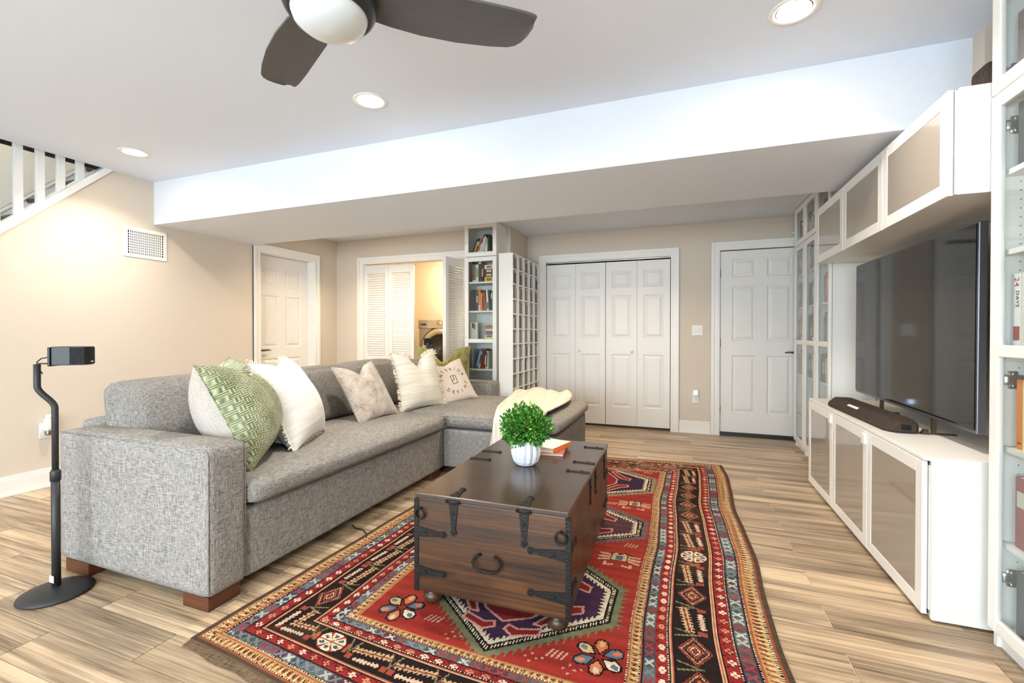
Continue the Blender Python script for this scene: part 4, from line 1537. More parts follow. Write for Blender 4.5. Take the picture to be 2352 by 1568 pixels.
def pillow(name, base, az, lean, roll, w, h, t, front, back, label, chop=0.07, fringe=None, pinch=0.10, n=30, sink=0.0, cw=0.34):
    f = pillow_fn(w, h, t, chop, pinch, cw)
    us = np.sin(np.linspace(-1, 1, n + 1) * PI / 2) * 0.6 + np.linspace(-1, 1, n + 1) * 0.4
    vs, fs, mi = [], [], []
    idx = {}
    for s in (1, -1):
        for i, u in enumerate(us):
            for j, v in enumerate(us):
                edge = i in (0, n) or j in (0, n)
                key = (i, j) if edge else (i, j, s)
                if key not in idx:
                    idx[key] = len(vs)
                    vs.append(f(u, v, s))
        for i in range(n):
            for j in range(n):
                q = []
                for (a, b) in ((i, j), (i + 1, j), (i + 1, j + 1), (i, j + 1)):
                    q.append(idx.get((a, b), idx.get((a, b, s))))
                if s < 0:
                    q.reverse()
                fs.append(tuple(q))
                mi.append(0 if s > 0 else 1)
    m = MB().add(vs, fs)
    o = m.build(name, front, local=True, smooth=True)
    o.data.materials.append(back)
    o.data.polygons.foreach_set('material_index', mi)
    o.matrix_world = pillow_matrix(base, az, lean, roll, h, sink)
    tag(o, label, 'pillow', 'throw pillows on the sofa')
    # seam cord around the edge
    ring = [f(u, -1, 0) for u in us] + [f(1, v, 0) for v in us[1:]] + [f(u, 1, 0) for u in us[::-1][1:]] + [f(-1, v, 0) for v in us[::-1][1:-1]]
    MB().tube(ring, 0.003, 5, closed=True).build('seam', front, o, local=True, smooth=True)
    if fringe:
        fm = MB()
        sides = fringe['sides']
        L = fringe['len']
        for side in sides:
            for k in range(fringe['n']):
                q = random.uniform(-1, 1)
                if side == 'l':
                    p = Vector(f(-1, q, 0)); d = Vector((-1, random.uniform(-.5, .5), random.uniform(-.7, .7)))
                elif side == 'r':
                    p = Vector(f(1, q, 0)); d = Vector((1, random.uniform(-.5, .5), random.uniform(-.7, .7)))
                elif side == 't':
                    p = Vector(f(q, 1, 0)); d = Vector((random.uniform(-.5, .5), 1, random.uniform(-.7, .7)))
                else:
                    p = Vector(f(q, -1, 0)); d = Vector((random.uniform(-.5, .5), -0.4, random.uniform(-.2, .9)))
                d.normalize()
                ll = L * random.uniform(0.6, 1.1)
                sd = d.cross(Vector((random.uniform(-1, 1), random.uniform(-1, 1), 1))).normalized() * 0.0028
                e = p + d * ll
                th = d.cross(sd).normalized() * 0.0012
                fm.add([p + sd, p - sd, e - sd * 1.4, e + sd * 1.4, p + th, e + th], [(0, 1, 2, 3), (0, 4, 5, 3), (4, 1, 2, 5)])
        q = fm.build('fringe', fringe['mat'], o, local=True)
        q['kind'] = 'stuff'
    return o, f


def weave_mat(name, dark, light, scale=42.0):
    """basket weave velvet: blocks of short ribs turning at right angles"""
    m, nt, b = new_mat(name)
    tc = N(nt, 'ShaderNodeTexCoord')
    mp = N(nt, 'ShaderNodeMapping')
    mp.inputs['Rotation'].default_value = (0, 0, math.radians(0))
    nt.links.new(tc.outputs['Object'], mp.inputs['Vector'])
    ck = N(nt, 'ShaderNodeTexChecker', Scale=scale)
    w1 = N(nt, 'ShaderNodeTexWave', Scale=scale * 0.75, bands_direction='X', Distortion=0.6)
    w2 = N(nt, 'ShaderNodeTexWave', Scale=scale * 0.75, bands_direction='Y', Distortion=0.6)
    nz = N(nt, 'ShaderNodeTexNoise', Scale=9.0, Detail=3.0)
    # checker needs a z clear of its cell borders
    mz = N(nt, 'ShaderNodeVectorMath', operation='MULTIPLY')
    mz.inputs[1].default_value = (1, 1, 0)
    nt.links.new(mp.outputs[0], mz.inputs[0])
    ma = N(nt, 'ShaderNodeVectorMath', operation='ADD')
    ma.inputs[1].default_value = (0, 0, 0.5 / scale)
    nt.links.new(mz.outputs[0], ma.inputs[0])
    nt.links.new(ma.outputs[0], ck.inputs['Vector'])
    nt.links.new(mz.outputs[0], w1.inputs['Vector'])
    nt.links.new(mz.outputs[0], w2.inputs['Vector'])
    nt.links.new(tc.outputs['Object'], nz.inputs['Vector'])
    mx = N(nt, 'ShaderNodeMix', data_type='FLOAT')
    nt.links.new(ck.outputs['Fac'], mx.inputs['Factor'])
    nt.links.new(w1.outputs['Fac'], mx.inputs['A'])
    nt.links.new(w2.outputs['Fac'], mx.inputs['B'])
    mul = N(nt, 'ShaderNodeMath', operation='MULTIPLY_ADD')
    mul.inputs[1].default_value = 0.75
    nt.links.new(mx.outputs['Result'], mul.inputs[0])
    sub = N(nt, 'ShaderNodeMath', operation='MULTIPLY_ADD')
    sub.inputs[1].default_value = 1.3
    sub.inputs[2].default_value = -0.50
    nt.links.new(nz.outputs['Fac'], sub.inputs[0])
    nt.links.new(sub.outputs[0], mul.inputs[2])
    rp = N(nt, 'ShaderNodeValToRGB')
    rp.color_ramp.elements[0].color = (*lin(dark), 1)
    rp.color_ramp.elements[1].color = (*lin(light), 1)
    rp.color_ramp.elements[0].position = 0.12
    rp.color_ramp.elements[1].position = 0.85
    nt.links.new(mul.outputs[0], rp.inputs['Fac'])
    nt.links.new(rp.outputs[0], b.inputs['Base Color'])
    b.inputs['Roughness'].default_value = 0.85
    b.inputs['Sheen Weight'].default_value = 0.2
    bp = N(nt, 'ShaderNodeBump', Strength=0.8, Distance=0.004)
    nt.links.new(mx.outputs['Result'], bp.inputs['Height'])
    nt.links.new(bp.outputs[0], b.inputs['Normal'])
    return m


def stripe_mat(name, c1, c2, scale=60.0, direction='Y', bump=0.4, dist=1.5):
    m, nt, b = new_mat(name)
    tc = N(nt, 'ShaderNodeTexCoord')
    mp = N(nt, 'ShaderNodeMapping')
    mp.inputs['Scale'].default_value = (2.5, scale, 2.5) if direction == 'Y' else (scale, 2.5, 2.5)
    nt.links.new(tc.outputs['Object'], mp.inputs['Vector'])
    nz = N(nt, 'ShaderNodeTexNoise', Scale=1.0, Detail=4.0, Distortion=dist * 0.2)
    nt.links.new(mp.outputs[0], nz.inputs['Vector'])
    rp = N(nt, 'ShaderNodeValToRGB')
    rp.color_ramp.elements[0].color = (*lin(c1), 1)
    rp.color_ramp.elements[1].color = (*lin(c2), 1)
    rp.color_ramp.elements[0].position = 0.36
    rp.color_ramp.elements[1].position = 0.64
    nt.links.new(nz.outputs['Fac'], rp.inputs['Fac'])
    nt.links.new(rp.outputs[0], b.inputs['Base Color'])
    b.inputs['Roughness'].default_value = 0.9
    bp = N(nt, 'ShaderNodeBump', Strength=bump, Distance=0.006)
    nt.links.new(nz.outputs['Fac'], bp.inputs['Height'])
    nt.links.new(bp.outputs[0], b.inputs['Normal'])
    return m


def fur_mat(name, c1, c2, c3):
    m, nt, b = new_mat(name)
    tc = N(nt, 'ShaderNodeTexCoord')
    n1 = N(nt, 'ShaderNodeTexNoise', Scale=16.0, Detail=6.0, Roughness=0.7)
    n2 = N(nt, 'ShaderNodeTexNoise', Scale=160.0, Detail=3.0)
    nt.links.new(tc.outputs['Object'], n1.inputs['Vector'])
    nt.links.new(tc.outputs['Object'], n2.inputs['Vector'])
    ad = N(nt, 'ShaderNodeMath', operation='MULTIPLY_ADD')
    ad.inputs[1].default_value = 0.5
    nt.links.new(n2.outputs['Fac'], ad.inputs[0])
    nt.links.new(n1.outputs['Fac'], ad.inputs[2])
    rp = N(nt, 'ShaderNodeValToRGB')
    rp.color_ramp.elements[0].color = (*lin(c1), 1)
    rp.color_ramp.elements[0].position = 0.55
    rp.color_ramp.elements[1].color = (*lin(c3), 1)
    rp.color_ramp.elements[1].position = 0.92
    e = rp.color_ramp.elements.new(0.68)
    e.color = (*lin(c2), 1)
    nt.links.new(ad.outputs[0], rp.inputs['Fac'])
    nt.links.new(rp.outputs[0], b.inputs['Base Color'])
    b.inputs['Roughness'].default_value = 0.95
    b.inputs['Sheen Weight'].default_value = 0.3
    bp = N(nt, 'ShaderNodeBump', Strength=0.9, Distance=0.008)
    nt.links.new(ad.outputs[0], bp.inputs['Height'])
    nt.links.new(bp.outputs[0], b.inputs['Normal'])
    return m


greenw = weave_mat('green_basket_velvet', (98, 108, 74), (186, 192, 154))
linen = fabric('oatmeal_linen', (172, 163, 154), (198, 190, 182), 240, 0.25, 0.05)
whitec = stripe_mat('white_crinkle_cotton', (228, 228, 226), (246, 245, 242), 40, 'Y', 0.4)
bluec = fabric('pale_blue_linen', (150, 164, 176), (186, 196, 202), 240, 0.25, 0.06)
furm = fur_mat('mottled_plush', (138, 122, 110), (190, 178, 166), (216, 208, 198))
creamst = stripe_mat('cream_striped_cotton', (212, 205, 191), (232, 227, 214), 60, 'Y', 0.15)
M['throw'] = stripe_mat('cream_knit', (206, 196, 176), (240, 233, 218), 130, 'X', 0.9)
olive = fur_mat('olive_velvet', (88, 84, 40), (128, 122, 66), (164, 156, 96))
canvas = fabric('natural_canvas', (206, 192, 180), (224, 212, 200), 300, 0.2, 0.03)
fringem = simple('cotton_fringe', (238, 230, 212), 0.9)
inkm = simple('printed_ink', (44, 38, 36), 0.8)
SEAT = 0.495

pillow('throw_pillow', (-2.08, 1.79, SEAT), 38, 24, 1, 0.56, 0.56, 0.37, greenw, linen, 'green basket-weave pillow with beige back against the near arm', chop=0.17, cw=0.26)
pillow('throw_pillow', (-2.10, 2.14, SEAT), 26, 26, 1, 0.54, 0.55, 0.29, whitec, bluec, 'fluffy white fringed pillow beside the green basket-weave one', chop=0.19, fringe={'sides': 'lrtb', 'len': 0.026, 'n': 130, 'mat': fringem}, cw=0.24)
pillow('throw_pillow', (-2.16, 2.89, SEAT), 0, 30, 3, 0.48, 0.48, 0.17, furm, linen, 'mottled beige plush pillow in the middle of the sofa', chop=0.09)
pillow('throw_pillow', (-2.10, 3.42, SEAT), -18, 17, 0, 0.47, 0.51, 0.20, creamst, creamst, 'cream striped pillow with fringed sides near the sofa corner', chop=0.13, fringe={'sides': 'lrt', 'len': 0.030, 'n': 150, 'mat': fringem})
pil6, f6 = pillow('throw_pillow', (-1.98, 3.86, SEAT), -32, 30, 10, 0.43, 0.43, 0.14, canvas, canvas, 'small natural canvas pillow printed INTERIOR DEFINE', chop=0.03, pinch=0.07)
pillow('throw_pillow', (-2.40, 4.26, SEAT), -70, 10, 0, 0.60, 0.52, 0.18, olive, olive, 'olive green velvet pillow leaning at the far arm', chop=0.15)

# printing on the canvas pillow
pr = MB()


def onto(px, py):
    w = h = 0.43
    u, v = px / (w / 2), py / (h / 2)
    x, y, z = f6(u, v, 1)
    return (x, y, z + 0.0025)


def put_letter(ch_, cx, cy, ang, size=0.047):
    vs, fs = text_mesh(ch_, size)
    ca, sa = math.cos(ang), math.sin(ang)
    MB().add([onto(cx + v[0] * ca - v[1] * sa, cy + v[0] * sa + v[1] * ca) for v in vs], fs).build('printed_letter', inkm, pil6, local=True)


for i, c_ in enumerate('INTERIOR'):
    a = math.radians(172 - i * 22.5)
    put_letter(c_, 0.135 * math.cos(a), 0.135 * math.sin(a) + 0.0, a - PI / 2)
for i, c_ in enumerate('DEFINE'):
    a = math.radians(222 + i * 22.5)
    put_letter(c_, 0.140 * math.cos(a), 0.140 * math.sin(a) + 0.0, a + PI / 2)


def stroke(x0, y0, x1, y1, w=0.0055):
    n = 6
    dx, dy = x1 - x0, y1 - y0
    L = math.hypot(dx, dy)
    nx, ny = -dy / L * w / 2, dx / L * w / 2
    vs = []
    for k in range(n + 1):
        s = k / n
        vs += [onto(x0 + dx * s + nx, y0 + dy * s + ny), onto(x0 + dx * s - nx, y0 + dy * s - ny)]
    pr.add(vs, [(2 * k, 2 * k + 1, 2 * k + 3, 2 * k + 2) for k in range(n)])


for seg in ((-0.026, -0.046, 0.026, -0.046), (0.026, -0.046, 0.026, 0.046), (0.026, 0.046, -0.026, 0.046), (-0.026, 0.046, -0.026, -0.046), (0.0, 0.046, 0.0, -0.006), (0.0, -0.006, -0.026, -0.006), (0.0, 0.020, -0.0, 0.0)):
    stroke(*seg)
pr.build('printed_emblem', inkm, pil6, local=True)

# ================================================================== THROW BLANKET
def throw():
    na, nb = 34, 70
    vs = []
    for j in range(nb + 1):
        b = j / nb
        # path: far edge on chaise top -> front edge -> hanging
        Ltop = 1.16
        Lh = 0.34
        s = b * (Ltop + Lh)
        if s < Ltop:
            y = 4.40 - s
            z = 0.528 - 0.0
            if y < 3.33:
                q = (3.33 - y) / 0.09
                z -= 0.020 * min(1, q) ** 2
            ny, nz = 0, 1
        else:
            y = 3.236
            z = 0.500 - (s - Ltop)
            ny, nz = -1, 0
        x0 = -1.62 + 0.26 * min(1, s / Ltop) - 0.05 * max(0, (s - Ltop) / Lh)
        x1 = -1.02 + 0.10 * min(1, s / Ltop) - 0.22 * max(0, (s - Ltop) / Lh)
        x1 += 0.03 * math.sin(6 * b)
        for i in range(na + 1):
            a = i / na
            x = x0 + (x1 - x0) * a
            fold = 0.016 * math.sin(2 * PI * (1.7 * a + 0.6 * b)) * (1 - 0.5 * b) + 0.010 * math.sin(2 * PI * (3.3 * a - 1.2 * b) + 1)
            ridge = 0.050 * math.exp(-((a - 0.42) / 0.16) ** 2) * max(0, 1 - s / 0.75) + 0.035 * math.exp(-((a - 0.92) / 0.07) ** 2) * max(0, 1 - s / 0.9)
            off = 0.018 + max(-0.004, fold) + ridge
            vs.append((x + 0.008 * math.sin(9 * b + 5 * a), y + ny * off + (0.02 * math.sin(5 * a) if j == 0 else 0), z + nz * off))
    fs = []
    for j in range(nb):
        for i in range(na):
            k = j * (na + 1) + i
            fs.append((k, k + 1, k + na + 2, k + na + 1))
    return MB().add(vs, [tuple(reversed(f)) for f in fs])


th = throw().build('throw_blanket', M['throw'], smooth=True)
sm = th.modifiers.new('solid', 'SOLIDIFY')
sm.thickness = 0.012
sm.offset = 1
tag(th, 'cream knitted throw draped over the chaise end', 'blanket')
fm = MB()
for k in range(70):
    a = k / 69
    x = -1.41 + 0.22 * a + 0.005 * random.random()
    fm.tube([(x, 3.20, 0.165), (x + random.uniform(-.005, .005), 3.198, 0.135)], 0.0025, 4)
q = fm.build('tassels', M['throw'], th)
q['kind'] = 'stuff'

# ================================================================== TRUNK
tr = thing('wooden_trunk', (-0.735, 2.20, 0.0125), 'dark stained wooden trunk with black iron straps used as coffee table', 'trunk', rz=math.radians(1.5))
hx, hy, zb, zt = 0.322, 0.555, 0.062, 0.472
b = MB()
b.box(-hx, hx, -hy, hy, zb, zt - 0.022)
b.build('body', M['chest'], tr, local=True, bevel=0.004)
MB().box(-hx - 0.004, hx + 0.004, -hy - 0.006, hy + 0.006, zt - 0.0215, zt).build('lid', M['chesttop'], tr, local=True, bevel=0.004)
for (sx, sy) in ((-1, -1), (1, -1), (-1, 1), (1, 1)):
    MB().lathe([(0.020, 0.0), (0.036, 0.008), (0.042, 0.024), (0.036, 0.042), (0.022, 0.052), (0.026, 0.064)], 20).build('bun_foot', M['chest'], tr, local=True, smooth=True).location = (sx * (hx - 0.05), sy * (hy - 0.05), 0)


def strap2d(L, w0, w1, rr):
    """outline along +u from u=0: tapering blade with a round end"""
    pts = [(0, -w0), (L - rr, -w1)]
    for k in range(-5, 6):
        a = k * PI / 6.6
        pts.append((L + rr * math.cos(a), rr * math.sin(a)))
    pts += [(L - rr, w1), (0, w0)]
    return pts


def strap(face, o_, dirv, L=0.11, w0=0.020, w1=0.009, rr=0.0145, nails=True):
    """face: outward normal; dirv: direction of the blade; o_: root point on the surface"""
    n = Vector(face)
    d = Vector(dirv)
    s = n.cross(d)
    pts = strap2d(L, w0, w1, rr)
    m = MB()
    O = Vector(o_)
    k = len(pts)
    vs = [O + d * u + s * v + n * 0.0005 for (u, v) in pts] + [O + d * u + s * v + n * 0.0045 for (u, v) in pts]
    fs = [tuple(range(k - 1, -1, -1)), tuple(range(k, 2 * k))]
    for i in range(k):
        j = (i + 1) % k
        fs.append((i, j, k + j, k + i))
    m.add(vs, fs)
    q = m.build('iron_strap', M['iron'], tr, local=True)
    for u in (L, L * 0.35):
        c = O + d * u + n * 0.004
        MB().tube([c, c + n * 0.003, c + n * 0.005], [0.007, 0.006, 0.003], 10).build('rivet', M['iron'], q, local=True, smooth=True)
    return q


F = -hy
for x in (-0.150, 0.150):
    strap((0, -1, 0), (x, F, zt - 0.030), (0, 0, -1), L=0.115, w0=0.020)
    strap((0, 0, 1), (x, F + 0.004, zt), (0, 1, 0), L=0.085, w0=0.020)
    k_ = MB().tube([(x - 0.030, F - 0.008, zt - 0.018), (x + 0.030, F - 0.008, zt - 0.018)], 0.007, 8)
    k_.build('hinge_knuckle', M['iron'], tr, local=True, smooth=True)
for z in (0.310, 0.148):
    strap((0, -1, 0), (-hx, F, z), (1, 0, 0), L=0.125, w0=0.022)
for z in (0.305, 0.145):
    strap((0, -1, 0), (hx, F, z), (-1, 0, 0), L=0.145, w0=0.024)
for z in (0.310, 0.148):
    strap((1, 0, 0), (hx, F, z), (0, 1, 0), L=0.13, w0=0.022)
    strap((1, 0, 0), (hx, -F, z), (0, -1, 0), L=0.13, w0=0.022)
for x in (-hx, hx):
    m = MB().box(x - 0.010, x + 0.010, F - 0.0035, F + 0.012, zb, zt - 0.024)
    m.build('corner_iron', M['iron'], tr, local=True)
for y in (-0.06, 0.10, 0.42):
    strap((1, 0, 0), (hx, y, zt - 0.030), (0, 0, -1), L=0.105, w0=0.018)
    strap((0, 0, 1), (hx - 0.002, y, zt), (-1, 0, 0), L=0.105, w0=0.012, w1=0.006, rr=0.010)
    strap((0, 0, 1), (-hx + 0.002, y + 0.05, zt), (1, 0, 0), L=0.105, w0=0.012, w1=0.006, rr=0.010)
for (x, z) in ((-0.300, 0.400), (0.296, 0.385)):
    MB().ring((x, F - 0.014, z - 0.012), 0.021, 0.0042, axis=1).build('ring_pull', M['iron'], tr, local=True, smooth=True)
    MB().tube([(x, F, z + 0.008), (x, F - 0.014, z + 0.008), (x, F - 0.018, z + 0.012)], 0.005, 8).build('ring_staple', M['iron'], tr, local=True, smooth=True)
hp = [(-0.030, F - 0.004, 0.258), (-0.034, F - 0.014, 0.262), (-0.050, F - 0.018, 0.252), (-0.058, F - 0.020, 0.234), (-0.052, F - 0.022, 0.214), (-0.034, F - 0.022, 0.204), (0, F - 0.022, 0.202), (0.034, F - 0.022, 0.204), (0.052, F - 0.022, 0.214), (0.058, F - 0.020, 0.234), (0.050, F - 0.018, 0.252), (0.034, F - 0.014, 0.262), (0.030, F - 0.004, 0.258)]
MB().tube(hp, 0.0055, 8).build('drop_handle', M['iron'], tr, local=True, smooth=True)

TZ = 0.0125 + zt
# ---- potted plant
VX, VY = -0.745, 2.180
pot = thing('potted_plant', (VX, VY, TZ), 'round green leafy plant in a white ribbed pot on the trunk', 'plant')
prof = [(0.0, 0.0), (0.036, 0.0), (0.048, 0.004), (0.062, 0.022), (0.071, 0.05), (0.0735, 0.075), (0.071, 0.10), (0.066, 0.122), (0.064, 0.128), (0.060, 0.126), (0.059, 0.112), (0.0, 0.11)]


def ribs(i, k, a, z):
    if i < 3 or i > 8:
        return 1.0
    ph = (a * 13 / (2 * PI)) % 1.0
    tri = abs(ph - 0.5) * 2
    lean = math.sin(z * 40) * 0.2
    return 1.0 + 0.11 * (tri ** 0.7 - 0.5)


MB().lathe(prof, 104, mod=ribs).build('ribbed_pot', M['pot'], pot, local=True)
leafm, nt_, b_l = new_mat('boxwood_leaf')
at = N(nt_, 'ShaderNodeAttribute', attribute_name='leaf_tint')
rp = N(nt_, 'ShaderNodeValToRGB')
rp.color_ramp.elements[0].color = (*lin((18, 68, 18)), 1)  # dark end of the tint stands in for shadow among the leaves
rp.color_ramp.elements[1].color = (*lin((150, 196, 72)), 1)
e = rp.color_ramp.elements.new(0.5)
e.color = (*lin((60, 138, 42)), 1)
nt_.links.new(at.outputs['Fac'], rp.inputs['Fac'])
nt_.links.new(rp.outputs[0], b_l.inputs['Base Color'])
b_l.inputs['Roughness'].default_value = 0.35
b_l.inputs['Transmission Weight'].default_value = 0.0
vs, fs, tint = [], [], []
RB = 0.122
for k in range(3300):
    u = random.uniform(-1, 1)
    ph = random.uniform(0, 2 * PI)
    d = Vector((math.sqrt(1 - u * u) * math.cos(ph), math.sqrt(1 - u * u) * math.sin(ph), u))
    if d.z < -0.80:
        continue
    bump_ = 1 + 0.10 * math.sin(5 * ph + 3 * u) + 0.06 * math.sin(9 * ph)
    if d.z > 0.9:
        bump_ += 0.12
    r = RB * bump_ * (random.random() ** 0.35)
    c = Vector((d.x * r, d.y * r, d.z * r * 0.80)) + Vector((0, 0, 0.188))
    dirv = (d + Vector((random.uniform(-.9, .9), random.uniform(-.9, .9), random.uniform(-.5, .9)))).normalized()
    side = dirv.cross(Vector((random.uniform(-1, 1), random.uniform(-1, 1), random.uniform(-1, 1)))).normalized()
    nn = side.cross(dirv)
    L = random.uniform(0.015, 0.025)
    w = L * 0.29
    i0 = len(vs)
    pts = [c, c + dirv * L * 0.45 + side * w + nn * 0.0012, c + dirv * L, c + dirv * L * 0.45 - side * w + nn * 0.0012, c + dirv * L * 0.5 - nn * 0.001]
    vs += [tuple(p) for p in pts]
    fs += [(i0, i0 + 1, i0 + 4), (i0 + 1, i0 + 2, i0 + 4), (i0 + 2, i0 + 3, i0 + 4), (i0 + 3, i0, i0 + 4)]
    tint += [random.betavariate(1.6, 1.8)] * 5
    # short stalk every few leaves
o = MB().add(vs, fs).build('foliage', leafm, pot, local=True)
o['kind'] = 'stuff'
at_ = o.data.attributes.new('leaf_tint', 'FLOAT', 'POINT')
at_.data.foreach_set('value', tint)
st_ = MB()
for k in range(60):
    u = random.uniform(-0.5, 1)
    ph = random.uniform(0, 2 * PI)
    d = Vector((math.sqrt(1 - u * u) * math.cos(ph), math.sqrt(1 - u * u) * math.sin(ph), u))
    e_ = Vector((d.x * 0.13, d.y * 0.13, 0.188 + d.z * 0.10))
    st_.tube([(0, 0, 0.112), (e_.x * .4, e_.y * .4, 0.16 + 0.03 * d.z), tuple(e_)], [0.0022, 0.0016, 0.0008], 5)
q = st_.build('stems', M['soil'], pot, local=True)
q['kind'] = 'stuff'
MB().lathe([(0.0, 0.114), (0.058, 0.112)], 24).build('moss_bed', M['soil'], pot, local=True)

# ---- books on the trunk
def lying(x, y, z, rz, L, D, t, rgb, label, edge=None):
    m = MB()
    c = 0.0022
    m.box(-L / 2, L / 2, -D / 2, D / 2, 0, c)
    m.box(-L / 2, L / 2, -D / 2, D / 2, t - c, t)
    m.box(L / 2 - c, L / 2, -D / 2, D / 2, c, t - c)
    o = m.build('book', cover_mat(rgb), local=True)
    MB().box(-L / 2 + 0.003, L / 2 - c, -D / 2 + 0.003, D / 2 - 0.003, c, t - c).build('pages', PAGES, o, local=True)
    if edge:
        MB().box(L / 2 - 0.0004, L / 2 + 0.0014, -D / 2, D / 2, 0, t).build('spine', cover_mat(edge), o, local=True)
    tag(o, label, 'book', 'books on the trunk')
    o.location = (x, y, z)
    o.rotation_euler = (0, 0, rz)
    return o


lying(-0.690, 2.475, TZ + 0.0005, math.radians(8), 0.15, 0.215, 0.016, (176, 92, 84), 'thin red-backed book lying lowest on the trunk behind the plant')
lying(-0.700, 2.485, TZ + 0.0175, math.radians(-14), 0.145, 0.205, 0.024, (230, 226, 214), 'white book with orange spine on top of the red one', (238, 128, 52))

# ================================================================== RUG
RBL, RBR, RTR, RTL = np.array((-1.722, 1.150)), np.array((0.356, 0.985)), np.array((0.322, 4.300)), np.array((-1.600, 4.130))
nx, ny = 410, 640
S, T = np.meshgrid((np.arange(nx) + 0.5) / nx, (np.arange(ny) + 0.5) / ny, indexing='ij')


def rugpos(s, t):
    p = RBL[:, None, None] * ((1 - s) * (1 - t)) + RBR[:, None, None] * (s * (1 - t)) + RTR[:, None, None] * (s * t) + RTL[:, None, None] * ((1 - s) * t)
    x, y = p
    x = x + 0.006 * np.sin(5.0 * y + 1.0) * (2 * s - 0.2) + 0.002 * np.sin(13 * y)
    y = y + 0.010 * np.sin(4.0 * x + 2.0)
    return x, y


X, Y = rugpos(S, T)


def C(*c):
    return np.array(lin(c))


img = np.zeros((nx, ny, 3))
hsh = lambda n, k=0: (np.abs(np.sin(n * 12.9898 + k * 78.233) * 43758.5453)) % 1.0
WX, WY = 2.02, 3.2
dL, dR, dF, dB = S * WX * 1.12, (1 - S) * WX, T * WY * 1.28, (1 - T) * WY * 1.45
Dm = np.minimum(np.minimum(dL, dR), np.minimum(dF, dB))
vert = np.minimum(dL, dR) <= np.minimum(dF, dB)
Pp = np.where(vert, Y, X)          # position along the band
Pp = Pp + 10.0
sid = np.where(vert, np.where(dL < dR, 0, 1), np.where(dF < dB, 2, 3))

# ---- field, with slow colour drift along the length
drift = 0.5 + 0.5 * np.sin(Y * 2.7 + 1.2) * np.cos(X * 1.3) + 0.25 * np.sin(Y * 19)
img[:] = C(150, 34, 22) * (1 - 0.35 * drift[..., None]) + C(176, 58, 26) * (0.35 * drift[..., None])


def put(mask, col):
    img[mask] = col


def inpoly(px, py, poly):
    inside = np.zeros(px.shape, bool)
    n = len(poly)
    j = n - 1
    for i in range(n):
        xi, yi = poly[i]
        xj, yj = poly[j]
        with np.errstate(divide='ignore', invalid='ignore'):
            c = ((yi > py) != (yj > py)) & (px < (xj - xi) * (py - yi) / ((yj - yi) if yj != yi else 1e-9) + xi)
        inside ^= c
        j = i
    return inside


def local_window(cx, cy, r):
    return np.where((np.abs(X - cx) < r) & (np.abs(Y - cy) < r))


def draw(poly, col, outline=None, ow=0.010):
    P = np.array(poly)
    lo, hi = P.min(0) - 0.03, P.max(0) + 0.03
    w = np.where((X > lo[0]) & (X < hi[0]) & (Y > lo[1]) & (Y < hi[1]))
    if len(w[0]) == 0:
        return
    x, y = X[w], Y[w]
    if outline is not None:
        c = P.mean(0)
        d = np.full(x.shape, 9.0)
        for i in range(len(P)):
            a, b = P[i], P[(i + 1) % len(P)]
            ab = b - a
            tt = np.clip(((x - a[0]) * ab[0] + (y - a[1]) * ab[1]) / (ab @ ab + 1e-12), 0, 1)
            d = np.minimum(d, np.hypot(x - a[0] - tt * ab[0], y - a[1] - tt * ab[1]))
        mk = inpoly(x, y, poly)
        sel = mk | (d < ow * 0.5)
        img[w[0][sel], w[1][sel]] = outline
        sel = mk & (d > ow * 0.5)
        if col is not None:
            img[w[0][sel], w[1][sel]] = col
    else:
        mk = inpoly(x, y, poly)
        img[w[0][mk], w[1][mk]] = col


purple, pink, cream, green, black_, redf, blue_, orange_ = C(66, 38, 66), C(206, 150, 132), C(222, 204, 172), C(112, 116, 82), C(30, 20, 20), C(140, 26, 26), C(86, 108, 128), C(206, 104, 58)
